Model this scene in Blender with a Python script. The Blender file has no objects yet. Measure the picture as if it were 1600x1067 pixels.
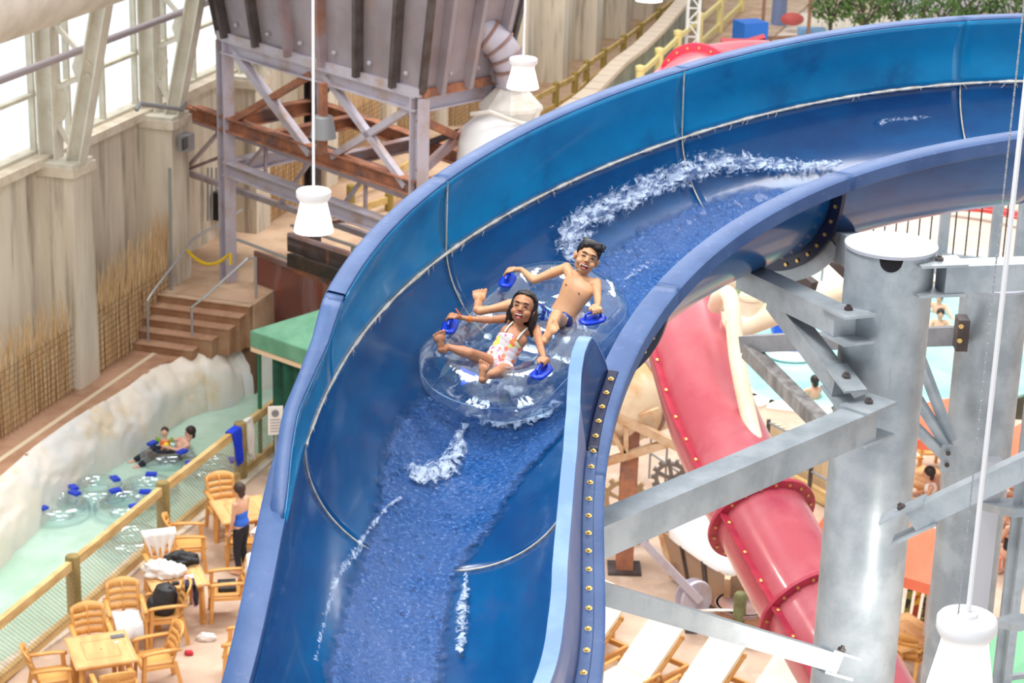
import bpy, bmesh, math, random
import numpy as np
from mathutils import Vector, Matrix
PI = math.pi
scene = bpy.context.scene
C = bpy.data.collections.new('water_park'); scene.collection.children.link(C)
# ------------------------------------------------------------------ camera, light, exposure
FPX = 3331.0; PITCH = math.radians(19.3); ROLL = math.radians(1.69); CAMZ = 15.3
cF = np.array([0, math.cos(PITCH), -math.sin(PITCH)]); _R0 = np.array([1., 0, 0]); _U0 = np.cross(_R0, cF)
cR = math.cos(ROLL)*_R0 + math.sin(ROLL)*_U0; cU = -math.sin(ROLL)*_R0 + math.cos(ROLL)*_U0
EYE = np.array([0, 0, CAMZ])
cam_d = bpy.data.cameras.new('camera'); cam = bpy.data.objects.new('camera', cam_d); C.objects.link(cam)
m = Matrix.Identity(4)
for i in range(3): m[i][0] = cR[i]; m[i][1] = cU[i]; m[i][2] = -cF[i]; m[i][3] = EYE[i]
cam.matrix_world = m
cam_d.sensor_width = 36; cam_d.lens = 36*FPX/1600; cam_d.clip_end = 500; cam_d.clip_start = .5
cam_d.dof.use_dof = True; cam_d.dof.focus_distance = 12.4; cam_d.dof.aperture_fstop = 5.0
scene.camera = cam
scene.view_settings.view_transform = 'Standard'; scene.view_settings.look = 'None'
scene.view_settings.gamma = 1; scene.view_settings.exposure = -0.12
w = bpy.data.worlds.new('daylight'); scene.world = w; w.use_nodes = True
nt = w.node_tree; bg = nt.nodes['Background']
tc = nt.nodes.new('ShaderNodeTexCoord'); sx = nt.nodes.new('ShaderNodeSeparateXYZ'); rp = nt.nodes.new('ShaderNodeValToRGB')
mr = nt.nodes.new('ShaderNodeMapRange'); mr.inputs['From Min'].default_value = -1; mr.inputs['From Max'].default_value = 1
nt.links.new(tc.outputs['Generated'], sx.inputs[0]); nt.links.new(sx.outputs['Z'], mr.inputs['Value']); nt.links.new(mr.outputs[0], rp.inputs[0]); nt.links.new(rp.outputs[0], bg.inputs[0])
e = rp.color_ramp.elements; e[0].position = .0; e[0].color = (1.5, 1.53, 1.55, 1); e[1].position = .47; e[1].color = (1.5, 1.53, 1.55, 1)
for pos, cc in ((.53, (.62, .64, .68, 1)), (.75, (.6, .62, .66, 1)), (1., (.85, .86, .88, 1))):
    x = e.new(pos); x.color = cc
bg.inputs[1].default_value = 1.0
def area(name, loc, target, sx_, sy_, power, col=(1, 1, 1)):
    l = bpy.data.lights.new(name, 'AREA'); l.shape = 'RECTANGLE'; l.size = sx_; l.size_y = sy_; l.energy = power; l.color = col
    o = bpy.data.objects.new(name, l); C.objects.link(o); o.location = loc
    o.rotation_euler = (Vector(target)-Vector(loc)).to_track_quat('-Z', 'Y').to_euler(); return o
# skylights in the hall roof above the slides and above the far end
area('skylight_near', (-4, 10, 25), (0, 13, 8), 10, 3, 2600, (1, .99, .97))
area('skylight_right', (9, 16, 26), (4, 18, 6), 3, 14, 2200, (1, .99, .97))
area('skylight_far', (0, 42, 27), (0, 42, 0), 26, 5, 13000, (1, .98, .95))
sun = bpy.data.lights.new('window_daylight', 'SUN'); sun.energy = 1.3; sun.angle = math.radians(25)
so = bpy.data.objects.new('window_daylight', sun); C.objects.link(so); so.location = (-20, 20, 40)
so.rotation_euler = Vector((.45, .30, -1)).to_track_quat('-Z', 'Y').to_euler()
# ------------------------------------------------------------------ projection helpers (where a thing stands)
def proj(P):
    P = np.asarray(P, float)-EYE; d = P@cF
    return np.stack([800+FPX*(P@cR)/d, 533.5-FPX*(P@cU)/d], -1)
def ray(px, py):
    d = cF + cR*(px-800)/FPX - cU*(py-533.5)/FPX; return d/np.linalg.norm(d)
def G(px, py, z=0.0):
    d = ray(px, py); return EYE + d*(z-CAMZ)/d[2]
def Dp(px, py, D): return EYE + ray(px, py)*D
def Hz(P, py):
    lo = np.linspace(-8, 16, 4801); Q = np.array(P, float)[None]+np.outer(lo, [0, 0, 1]); return float(P[2]+lo[np.argmin(abs(proj(Q)[:, 1]-py))])
def at_dist(px, py, Y):   # point on the pixel's ray at world y = Y
    d = ray(px, py); return EYE + d*(Y/d[1])
V3 = lambda p: Vector((float(p[0]), float(p[1]), float(p[2])))
# ------------------------------------------------------------------ materials
def srgb(c):
    if isinstance(c, str): c = [int(c[i:i+2], 16) for i in (0, 2, 4)]
    return tuple(((x/255)/12.92 if x/255 <= .04045 else ((x/255+.055)/1.055)**2.4) for x in c)+(1,)
_M = {}
def mat(name, col, rough=.6, metal=0., col2=None, scale=3., stretch=(1, 1, 1), lo=.4, hi=.62, bump=0., bscale=None, spec=.5,
        col3=None, scale3=1., lo3=.5, hi3=.7, stretch3=(1, 1, 1), emit=0., coat=0., detail=6, sss=0.):
    if name in _M: return _M[name]
    m = bpy.data.materials.new(name); m.use_nodes = True; nt = m.node_tree; b = nt.nodes['Principled BSDF']
    b.inputs['Roughness'].default_value = rough; b.inputs['Metallic'].default_value = metal
    b.inputs['Specular IOR Level'].default_value = spec; b.inputs['Coat Weight'].default_value = coat; b.inputs['Coat Roughness'].default_value = .08
    b.inputs['Base Color'].default_value = srgb(col)
    if sss: b.inputs['Subsurface Weight'].default_value = sss; b.inputs['Subsurface Radius'].default_value = (.02, .008, .004); b.inputs['Subsurface Scale'].default_value = .5
    tc = nt.nodes.new('ShaderNodeTexCoord')
    def noise(sc, st, det=detail):
        mp = nt.nodes.new('ShaderNodeMapping'); mp.inputs['Scale'].default_value = st; nt.links.new(tc.outputs['Object'], mp.inputs[0])
        n = nt.nodes.new('ShaderNodeTexNoise'); n.inputs['Scale'].default_value = sc; n.inputs['Detail'].default_value = det; n.inputs['Roughness'].default_value = .6
        nt.links.new(mp.outputs[0], n.inputs['Vector']); return n
    last = None
    def layer(last, c, n, lo, hi):
        r = nt.nodes.new('ShaderNodeMapRange'); r.inputs['From Min'].default_value = lo; r.inputs['From Max'].default_value = hi; nt.links.new(n.outputs['Fac'], r.inputs['Value'])
        mx = nt.nodes.new('ShaderNodeMix'); mx.data_type = 'RGBA'; nt.links.new(r.outputs[0], mx.inputs['Factor'])
        if last is None: mx.inputs[6].default_value = srgb(col)
        else: nt.links.new(last, mx.inputs[6])
        mx.inputs[7].default_value = srgb(c); return mx.outputs[2]
    if col2 is not None: last = layer(last, col2, noise(scale, stretch), lo, hi)
    if col3 is not None: last = layer(last, col3, noise(scale3, stretch3), lo3, hi3)
    if last is not None: nt.links.new(last, b.inputs['Base Color'])
    if bump:
        n = noise(bscale or scale*3, stretch); bp = nt.nodes.new('ShaderNodeBump'); bp.inputs['Strength'].default_value = bump; bp.inputs['Distance'].default_value = .02
        nt.links.new(n.outputs['Fac'], bp.inputs['Height']); nt.links.new(bp.outputs[0], b.inputs['Normal'])
    if emit:
        b.inputs['Emission Color'].default_value = srgb(col); b.inputs['Emission Strength'].default_value = emit
    _M[name] = m; return m
# ------------------------------------------------------------------ mesh builder
class MB:
    def __init__(s): s.v = []; s.f = []
    def add(s, vs, fs):
        n = len(s.v); s.v += [tuple(float(c) for c in v) for v in vs]; s.f += [tuple(i+n for i in f) for f in fs]; return s
    def box(s, c, d, ax=None):
        c = np.array(c, float); ax = np.eye(3) if ax is None else np.array(ax, float); h = np.array(d, float)/2
        vs = [c+ax[0]*h[0]*i+ax[1]*h[1]*j+ax[2]*h[2]*k for i in (-1, 1) for j in (-1, 1) for k in (-1, 1)]
        return s.add(vs, [(0, 1, 3, 2), (4, 6, 7, 5), (0, 4, 5, 1), (2, 3, 7, 6), (0, 2, 6, 4), (1, 5, 7, 3)])
    def beam(s, p, q, w=.1, h=.1, up=(0, 0, 1)):
        p = np.array(p, float); q = np.array(q, float); t = q-p; L = np.linalg.norm(t); t /= L; sd = np.cross(t, up)
        if np.linalg.norm(sd) < 1e-5: sd = np.cross(t, (1, 0, 0))
        sd /= np.linalg.norm(sd); u = np.cross(sd, t); return s.box((p+q)/2, (L, w, h), (t, sd, u))
    def ibeam(s, p, q, w=.2, h=.25, t_=.03, up=(0, 0, 1)):
        p = np.array(p, float); q = np.array(q, float); t = q-p; L = np.linalg.norm(t); t /= L; sd = np.cross(t, up)
        if np.linalg.norm(sd) < 1e-5: sd = np.cross(t, (1, 0, 0))
        sd /= np.linalg.norm(sd); u = np.cross(sd, t); c = (p+q)/2; ax = (t, sd, u)
        s.box(c+u*(h-t_)/2, (L, w, t_), ax); s.box(c-u*(h-t_)/2, (L, w, t_), ax); s.box(c, (L, t_, h-2*t_), ax); return s
    def tube(s, pts, r, n=10, caps=True, closed=False):
        P = [np.array(p, float) for p in pts]; N = len(P); rr = [r]*N if np.isscalar(r) else list(r); prev = None; rings = []
        for i in range(N):
            if closed: t = P[(i+1) % N]-P[i-1]
            else: t = P[min(i+1, N-1)]-P[max(i-1, 0)]
            t = t/(np.linalg.norm(t)+1e-12)
            if prev is None:
                a = np.cross(t, (0, 0, 1));
                if np.linalg.norm(a) < .05: a = np.cross(t, (0, 1, 0))
            else: a = prev-t*(prev@t)
            a /= np.linalg.norm(a); prev = a; b = np.cross(t, a); rings.append([P[i]+rr[i]*(a*math.cos(2*PI*k/n)+b*math.sin(2*PI*k/n)) for k in range(n)])
        vs = [v for g in rings for v in g]; fs = []
        for i in range(N if closed else N-1):
            j = (i+1) % N
            for k in range(n): fs.append((i*n+k, i*n+(k+1) % n, j*n+(k+1) % n, j*n+k))
        if caps and not closed: fs.append(tuple(range(n))[::-1]); fs.append(tuple((N-1)*n+k for k in range(n)))
        return s.add(vs, fs)
    def lathe(s, prof, o=(0, 0, 0), axis=(0, 0, 1), n=24, caps=True):
        o = np.array(o, float); z = np.array(axis, float); z /= np.linalg.norm(z); a = np.cross(z, (0, 1, 0) if abs(z[1]) < .9 else (1, 0, 0)); a /= np.linalg.norm(a); b = np.cross(z, a)
        vs = [o+z*h+r*(a*math.cos(2*PI*k/n)+b*math.sin(2*PI*k/n)) for r, h in prof for k in range(n)]; N = len(prof)
        fs = [(i*n+k, i*n+(k+1) % n, (i+1)*n+(k+1) % n, (i+1)*n+k) for i in range(N-1) for k in range(n)]
        if caps: fs += [tuple(range(n))[::-1], tuple((N-1)*n+k for k in range(n))]
        return s.add(vs, fs)
    def ball(s, c, r, n=12, ax=None):
        c = np.array(c, float); r = np.array([r]*3 if np.isscalar(r) else r, float); ax = np.eye(3) if ax is None else np.array(ax, float); m_ = n//2
        vs = [c+ax[2]*r[2], ]; fs = []
        for i in range(1, m_):
            th = PI*i/m_
            for k in range(n): ph = 2*PI*k/n; vs.append(c+ax[0]*r[0]*math.sin(th)*math.cos(ph)+ax[1]*r[1]*math.sin(th)*math.sin(ph)+ax[2]*r[2]*math.cos(th))
        vs.append(c-ax[2]*r[2]); L = len(vs)-1
        for k in range(n): fs.append((0, 1+k, 1+(k+1) % n)); fs.append((L, 1+(m_-2)*n+(k+1) % n, 1+(m_-2)*n+k))
        for i in range(m_-2):
            for k in range(n): fs.append((1+i*n+k, 1+(i+1)*n+k, 1+(i+1)*n+(k+1) % n, 1+i*n+(k+1) % n))
        return s.add(vs, fs)
    def grid(s, rows, closed=False):
        N = len(rows); K = len(rows[0]); vs = [v for r in rows for v in r]
        fs = [(i*K+k, i*K+(k+1) % K, (i+1)*K+(k+1) % K, (i+1)*K+k) for i in range(N-1) for k in range(K if closed else K-1)]
        return s.add(vs, fs)
    def prism(s, poly, z0, z1):
        n = len(poly); vs = [(p[0], p[1], z0) for p in poly]+[(p[0], p[1], z1) for p in poly]
        return s.add(vs, [tuple(range(n))[::-1], tuple(range(n, 2*n))]+[(i, (i+1) % n, n+(i+1) % n, n+i) for i in range(n)])
    def plate(s, poly, off):   # polygon in space extruded by a vector
        n = len(poly); off = np.array(off, float); vs = [np.array(p, float) for p in poly]; vs = vs+[v+off for v in vs]
        return s.add(vs, [tuple(range(n))[::-1], tuple(range(n, 2*n))]+[(i, (i+1) % n, n+(i+1) % n, n+i) for i in range(n)])
    def build(s, name, m_, parent=None, smooth=True, ang=40, fix=True):
        me = bpy.data.meshes.new(name)
        off = Vector((0, 0, 0)); q = parent
        while q is not None: off += q.location; q = q.parent
        me.from_pydata([(v[0]-off[0], v[1]-off[1], v[2]-off[2]) for v in s.v], [], s.f); me.update()
        if fix:
            bm = bmesh.new(); bm.from_mesh(me); bmesh.ops.recalc_face_normals(bm, faces=bm.faces); bm.to_mesh(me); bm.free()
        if smooth: me.shade_smooth(); me.set_sharp_from_angle(angle=math.radians(ang))
        me.materials.append(m_); o = bpy.data.objects.new(name, me); C.objects.link(o)
        if parent is not None: o.parent = parent
        return o
def tag(o, label, cat, group=None, kind=None):
    if label: o['label'] = label
    if cat: o['category'] = cat
    if group: o['group'] = group
    if kind: o['kind'] = kind
    return o
def struct(o, label=None):
    o['kind'] = 'structure'
    if label: o['label'] = label
    return o
def thing(name, label, cat, loc=(0, 0, 0), group=None):
    o = bpy.data.objects.new(name, None); C.objects.link(o); o.location = V3(loc); o.empty_display_size = .2
    return tag(o, label, cat, group)
def kids_of(o): return [c for c in C.objects if c.parent == o]
def copy_tree(o, parent=None):
    c = o.copy(); C.objects.link(c); c.parent = parent
    for ch in kids_of(o): copy_tree(ch, c)
    return c
def place_copy(proto, used, loc, rz, label):
    o = copy_tree(proto) if used[0] else proto
    used[0] = True; o.location = V3(loc); o.rotation_euler = (0, 0, rz); o['label'] = label; return o
def solid(o, t, offset=-1):
    md = o.modifiers.new('thickness', 'SOLIDIFY'); md.thickness = t; md.offset = offset; return o
def unit(v): v = np.array(v, float); return v/np.linalg.norm(v)
# ------------------------------------------------------------------ the blue water slide
PP = [0.48455, 12.67688, -3.72135, -2.72026, 0.83914, -0.83458, -0.16704, -0.27621, -0.03375, 0.1825, 0.10658, 0.06801, -0.01638, 0.03499, -0.18984, -0.09379, -0.30156, -0.07795, -0.14434]
RR = .70; SM = 13.0; NS = 261; cheb = np.polynomial.chebyshev.chebval
_s = np.linspace(0, SM, NS); _t = _s/SM*2-1
_h = cheb(_t, PP[3:9]); _dl = cheb(_t, PP[9:14]); _bk = cheb(_t, PP[14:19])
_T = np.stack([np.cos(_h)*np.cos(_dl), np.sin(_h)*np.cos(_dl), -np.sin(_dl)], -1)
_C = np.zeros((NS, 3)); _C[1:] = np.cumsum((_T[1:]+_T[:-1])/2*_s[1], 0)
_mid = (SM*44.5/89)/SM*(NS-1)
_C = _C-_C[int(round(45/89*(NS-1)))]+np.array(PP[:3])+np.array([0, 0, CAMZ])
_L = np.stack([-np.sin(_h), np.cos(_h), 0*_h], -1); _Up = np.cross(_T, _L)
_I = np.cos(_bk)[:, None]*_L-np.sin(_bk)[:, None]*_Up; _U2 = np.cos(_bk)[:, None]*_Up+np.sin(_bk)[:, None]*_L
def st(q):
    x = min(max(q/SM*(NS-1), 0), NS-1.001); i = int(x); a = x-i
    return [X[i]*(1-a)+X[i+1]*a for X in (_C, _T, _I, _U2)]
def pt(q, phi, r=RR):
    c, t, i, u = st(q); return c-r*math.cos(phi)*i-r*math.sin(phi)*u
def profpts(q, prof):
    c, t, i, u = st(q); return [c+a*i+b*u for a, b in prof]
S_SEAM = [1.3, 2.7, 4.861, 7.12, 9.315, 11.75]
M_TR = mat('blue_gelcoat', (2, 62, 118), .22, col2=(0, 90, 146), scale=1.1, stretch=(1, 1, 2.5), lo=.35, hi=.7, col3=(44, 72, 124), scale3=2.2, stretch3=(1, 1, 4), lo3=.58, hi3=.85, bump=.03, bscale=30, coat=.35)
M_EXT = mat('bright_blue_gelcoat', (0, 112, 164), .25, col2=(0, 138, 192), scale=1.3, stretch=(1, 1, 1.5), lo=.35, hi=.65, col3=(0, 74, 126), scale3=2, lo3=.55, hi3=.8, coat=.3)
M_LIP = mat('chalky_blue_rim', (42, 74, 124), .5, col2=(60, 90, 138), scale=2.5, lo=.4, hi=.65, col3=(84, 100, 142), scale3=14, lo3=.58, hi3=.8, bump=.05, bscale=40)
M_SEAM = mat('white_caulk', (222, 218, 208), .6, col2=(190, 180, 165), scale=18)
M_NAVY = mat('navy_flange', (8, 18, 58), .35)
M_GALV = mat('galvanized_steel', (150, 158, 164), .42, .35, col2=(172, 179, 184), scale=4, lo=.4, hi=.6, col3=(130, 138, 144), scale3=9, stretch3=(1, 1, .35), lo3=.62, hi3=.8, bump=.05, bscale=60)
M_BOLT = mat('brass_bolt', (214, 178, 108), .35, .7)
ws = thing('water_slide', 'long open blue fibreglass water slide curving down with a high outer wall', 'water slide', pt(7, PI/2, .8))
def srange(a, b, st_=.06):
    n = max(2, int((b-a)/st_)); return list(np.linspace(a, b, n))
arcp = [(-RR*math.cos(f), -RR*math.sin(f)) for f in np.linspace(0, PI, 41)]
for a, b in zip(S_SEAM[:-1], S_SEAM[1:]):
    mb = MB(); rows = [profpts(q, arcp) for q in srange(a, b)]; mb.grid(rows); solid(mb.build('flume_section', M_TR, ws, fix=False), .014, 1)
    mb = MB(); rows = [profpts(q, [(RR, 0), (RR+.006, .012), (RR+.02, .014), (RR+.135, .014), (RR+.15, .004), (RR+.152, -.075), (RR+.14, -.085)]) for q in srange(a, b)]; mb.grid(rows); solid(mb.build('inner_rim', M_LIP, ws, fix=False, ang=50), .01, 0)
    if a > 4: # outer trough rim (visible beyond the high wall)
        mb = MB(); rows = [profpts(q, [(-RR-.135, -.07), (-RR-.133, .004), (-RR-.12, .014), (-RR-.01, .014), (-RR, 0)]) for q in srange(a, b)]; mb.grid(rows); solid(mb.build('outer_rim', M_LIP, ws, fix=False, ang=50), .01, 0)
# high outer wall
XT = [(8.6, .48, .065), (8.75, .46, .067), (9.0, .38, .06), (9.2, .31, .0225), (9.4, .23, -.0225), (9.6, .15, -.0225), (9.8, .075, -.0125), (9.97, .012, -.0125)]
def exttop(q):
    c, t, i, u = st(q); J = c-RR*i
    if q <= 8.6: return J, J+.481*u+.052*i
    h = np.interp(q, [x[0] for x in XT], [x[1] for x in XT]); a = np.interp(q, [x[0] for x in XT], [x[2] for x in XT])
    w_ = -unit(np.cross(t, (0, 0, 1))); return J, J+h*np.array([0, 0, 1])+a*w_
for a, b in zip([1.3, 2.7, 4.861, 7.12, 8.72], [2.7, 4.861, 7.12, 8.72, 9.97]):
    mb = MB(); lip = MB(); rows = []; lrows = []
    for q in srange(a, b):
        J, Tp = exttop(q); c, t, i, u = st(q); v = Tp-J; H = np.linalg.norm(v); vu = v/H; bow = -unit(np.cross(t, vu))  # toward inner
        rows.append([J+v*k-bow*(.035*math.sin(PI*k)*min(1, H/.4)) for k in np.linspace(0, 1, 12)])
        wd = .105 if q < 8.7 else .105-.03*min(1, (q-8.7)/.5)
        lrows.append([Tp, Tp+vu*.008-bow*.008, Tp+vu*.01-bow*(wd-.01), Tp-bow*wd, Tp-bow*(wd+.002)-vu*min(.05, H*.8)])
    mb.grid(rows); solid(mb.build('outer_wall', M_EXT, ws, fix=False), .014, 0)
    lip.grid(lrows); solid(lip.build('outer_wall_rim', M_LIP, ws, fix=False, ang=50), .008, 0)
# raised inner wall with rounded start
XI = [(8.25, -.10), (8.4, -.07), (8.6, -.075), (8.8, -.065), (9.0, -.05), (9.2, -.0375), (9.6, -.035), (10, -.05), (10.4, -.0675), (10.6, -.0725), (11, -.06), (11.35, -.03), (11.75, 0)]
def inh(q):
    x = min(1, max(0, (q-8.22)/.26)); return .275*math.sqrt(max(0, 1-(1-x)**2))
mb = MB(); lip = MB(); fl = MB(); rows = []; lrows = []; frows = []
for q in [8.22, 8.223, 8.23, 8.245, 8.27, 8.3, 8.34, 8.38, 8.43, 8.48]+srange(8.54, 11.75):
    c, t, i, u = st(q); w_ = -unit(np.cross(t, (0, 0, 1))); J = c+(RR+.035)*i+.016*u; h = inh(q)+.004
    a = np.interp(q, [x[0] for x in XI], [x[1] for x in XI])*h/.275; Tp = J+np.array([0, 0, 1])*h+w_*a
    rows.append([J+(Tp-J)*k for k in np.linspace(0, 1, 6)])
    lrows.append([Tp+w_*.004, Tp+w_*.004+np.array([0, 0, .008]), Tp-w_*.06+np.array([0, 0, .008]), Tp-w_*.062-np.array([0, 0, min(.03, h)])])
    frows.append([J+.004*u, J+.006*u+.015*i, J+.006*u+.06*i, J+.002*u+.062*i])
k0 = [i for i, q in enumerate([8.22, 8.223, 8.23, 8.245, 8.27, 8.3, 8.34, 8.38, 8.43, 8.48]+srange(8.54, 11.75)) if q < 9.13][-1]
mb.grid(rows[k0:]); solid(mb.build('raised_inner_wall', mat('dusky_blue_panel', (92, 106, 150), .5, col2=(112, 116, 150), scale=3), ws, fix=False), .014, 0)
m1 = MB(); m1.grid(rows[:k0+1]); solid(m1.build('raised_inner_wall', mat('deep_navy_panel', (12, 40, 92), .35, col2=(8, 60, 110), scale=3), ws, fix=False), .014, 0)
lip.grid(lrows); solid(lip.build('raised_wall_rim', mat('pale_blue_rim', (92, 128, 180), .45, col2=(112, 146, 192), scale=3), ws, fix=False, ang=50), .008, 0)
k0 = [i for i, q in enumerate([8.22, 8.223, 8.23, 8.245, 8.27, 8.3, 8.34, 8.38, 8.43, 8.48]+srange(8.54, 11.75)) if q < 9.13][-1]
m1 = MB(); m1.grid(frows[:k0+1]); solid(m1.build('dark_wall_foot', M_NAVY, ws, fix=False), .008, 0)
m1 = MB(); m1.grid(frows[k0:]); solid(m1.build('wall_foot', M_LIP, ws, fix=False), .008, 0)
q = 8.32
while q < 11.7:
    c, t, i, u = st(q); b = MB().lathe([(.017, 0), (.017, .006), (.009, .007), (.009, .014), (.004, .016)], c+(RR+.075)*i+.022*u, u, 10).build('bolt', M_BOLT, ws); q += .155
# seams of white caulk
def seam_arc(q, f0, f1, wd=.012):
    mb = MB(); mb.tube([pt(q, f, RR-.002) for f in np.linspace(f0, f1, 60)], wd/2, 6); return mb.build('seam', M_SEAM, ws)
for q in S_SEAM[1:-1]: seam_arc(q, 0, PI)
mb = MB(); P_ = []; R_ = []; rnd = random.Random(3)
for q in srange(1.3, 9.315, .03):
    c, t, i, u = st(q); P_.append(c-(RR-.004)*i); R_.append(.010+.004*math.sin(q*23)*math.sin(q*7)+rnd.random()*.004)
mb.tube(P_, R_, 6)
for k in range(46):
    q = rnd.uniform(1.6, 9.2); c, t, i, u = st(q); p0 = c-(RR-.012)*i; d = -u*rnd.uniform(.015, .05)+t*rnd.uniform(-.04, .04)+i*.004
    mb.tube([p0, p0+d*.5+t*rnd.uniform(-.01, .01), p0+d], [.003, .0025, .001], 4)
mb.build('long_seam', M_SEAM, ws)
for q in (4.861, 7.12):
    mb = MB(); mb.tube([(lambda J, Tp: J+(Tp-J)*k)(*exttop(q)) for k in np.linspace(0, 1, 12)], .006, 6); mb.build('seam', M_SEAM, ws)
# joint flanges under the flume and bolts on them
for q, m_ in ((4.861, M_NAVY), (7.12, M_NAVY), (9.315, M_NAVY)):
    mb = MB(); rows = []
    for f in np.linspace(.02, PI-.05, 50):
        a = pt(q-.02, f, RR+.012); b = pt(q-.02, f, RR+.10); c_ = pt(q+.02, f, RR+.10); d_ = pt(q+.02, f, RR+.012); rows.append([a, b, c_, d_])
    mb.grid(rows, closed=True); mb.build('joint_flange', m_, ws)
    for f in np.linspace(PI*.62, PI-.12, 8):
        o_ = pt(q+.03, f, RR+.06); MB().lathe([(.014, 0), (.014, .01), (.006, .012), (.006, .03)], o_, -st(q)[1], 8).build('bolt', M_BOLT, ws)
        o_ = pt(q-.02, f, RR+.06); MB().lathe([(.014, 0), (.014, .012)], o_, -st(q)[1], 8).build('bolt', M_BOLT, ws)
mb = MB(); rows = []
for f in np.linspace(PI*.42, PI*.80, 30):
    rows.append([pt(4.861-.05, f, RR+.075), pt(4.861-.05, f, RR+.19), pt(4.861-.03, f, RR+.19), pt(4.861-.03, f, RR+.075)])
mb.grid(rows, closed=True); mb.build('steel_cradle', M_GALV, ws)
# ---- inverse map from a picture position to (s, phi) on the trough
_gs = np.linspace(1.3, 11.7, 300); _gf = np.linspace(.0, PI, 120)
_gp = np.array([[proj(pt(q, f)) for f in _gf] for q in _gs])
_gv = np.array([[0. if (EYE-pt(q, f))@(st(q)[0]-pt(q, f)) > 0.02 else 1e6 for f in _gf] for q in _gs])
def sf(px, py):
    d = ((_gp-np.array([px, py]))**2).sum(-1)+_gv; i, j = np.unravel_index(np.argmin(d), d.shape); return _gs[i], _gf[j]
# ---- water running down the slide
def water_mat():
    m = bpy.data.materials.new('running_water'); m.use_nodes = True; nt = m.node_tree; b = nt.nodes['Principled BSDF']; L = nt.links
    b.inputs['Roughness'].default_value = .12; b.inputs['IOR'].default_value = 1.33; b.inputs['Coat Weight'].default_value = .2
    uv = nt.nodes.new('ShaderNodeUVMap'); mp = nt.nodes.new('ShaderNodeMapping'); mp.inputs['Scale'].default_value = (1.1, 1, 1); L.new(uv.outputs[0], mp.inputs[0])
    def nz(sc, det=8, rough=.65, dist=0.):
        n = nt.nodes.new('ShaderNodeTexNoise'); n.inputs['Scale'].default_value = sc; n.inputs['Detail'].default_value = det; n.inputs['Roughness'].default_value = rough; n.inputs['Distortion'].default_value = dist; L.new(mp.outputs[0], n.inputs['Vector']); return n
    n1 = nz(38, 7, .72, .5); n2 = nz(2.2)
    r = nt.nodes.new('ShaderNodeValToRGB'); e = r.color_ramp.elements
    e[0].position = .38; e[0].color = srgb((4, 58, 120)); e[1].position = .72; e[1].color = srgb((160, 184, 216))
    x = e.new(.5); x.color = srgb((18, 76, 140)); x = e.new(.6); x.color = srgb((60, 104, 160))
    L.new(n1.outputs['Fac'], r.inputs[0])
    mr = nt.nodes.new('ShaderNodeMapRange'); mr.inputs['From Min'].default_value = .38; mr.inputs['From Max'].default_value = .64; mr.inputs['To Max'].default_value = .6; L.new(n2.outputs['Fac'], mr.inputs['Value'])
    mx = nt.nodes.new('ShaderNodeMix'); mx.data_type = 'RGBA'; L.new(mr.outputs[0], mx.inputs['Factor']); L.new(r.outputs[0], mx.inputs[6]); mx.inputs[7].default_value = srgb((66, 96, 150)); L.new(mx.outputs[2], b.inputs['Base Color'])
    bp = nt.nodes.new('ShaderNodeBump'); bp.inputs['Strength'].default_value = .5; bp.inputs['Distance'].default_value = .01; L.new(n1.outputs['Fac'], bp.inputs['Height']); L.new(bp.outputs[0], b.inputs['Normal'])
    at = nt.nodes.new('ShaderNodeAttribute'); at.attribute_name = 'edge'; n3 = nz(13, 8, .7)
    ad = nt.nodes.new('ShaderNodeMath'); ad.operation = 'ADD'; L.new(at.outputs['Fac'], ad.inputs[0]); L.new(n3.outputs['Fac'], ad.inputs[1])
    gt = nt.nodes.new('ShaderNodeMapRange'); gt.inputs['From Min'].default_value = .48; gt.inputs['From Max'].default_value = .86; L.new(ad.outputs[0], gt.inputs['Value'])
    tr = nt.nodes.new('ShaderNodeBsdfTransparent'); ms = nt.nodes.new('ShaderNodeMixShader'); L.new(gt.outputs[0], ms.inputs[0]); L.new(tr.outputs[0], ms.inputs[1]); L.new(b.outputs[0], ms.inputs[2])
    L.new(ms.outputs[0], nt.nodes['Material Output'].inputs['Surface']); return m
def uvgrid(name, rows, uvs, edge, m_, parent=None):
    K = len(rows[0]); mb = MB(); mb.grid(rows); o = mb.build(name, m_, parent, fix=False); me = o.data
    ul = me.uv_layers.new(name='UVMap'); fl_ = [u for r in uvs for u in r]
    for l in me.loops: ul.data[l.index].uv = fl_[l.vertex_index]
    a = me.attributes.new('edge', 'FLOAT', 'POINT'); a.data.foreach_set('value', [float(x) for r in edge for x in r]); return o
from mathutils import noise as mnoise
WB = [(1.4, 78, 128), (2.6, 72, 140), (3.8, 60, 158), (4.4, 42, 165), (4.86, 41, 168), (5.4, 42, 168), (6.0, 50, 165), (6.6, 62, 160), (7.2, 60, 150), (7.8, 50, 140), (8.4, 48, 118), (8.9, 58, 112), (9.315, 60, 101), (9.8, 56, 99), (10.4, 50, 98), (11.0, 50, 99), (11.35, 52, 98)]
rows = []; uvs = []; edg = []
NQ, NF = 520, 90
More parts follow.
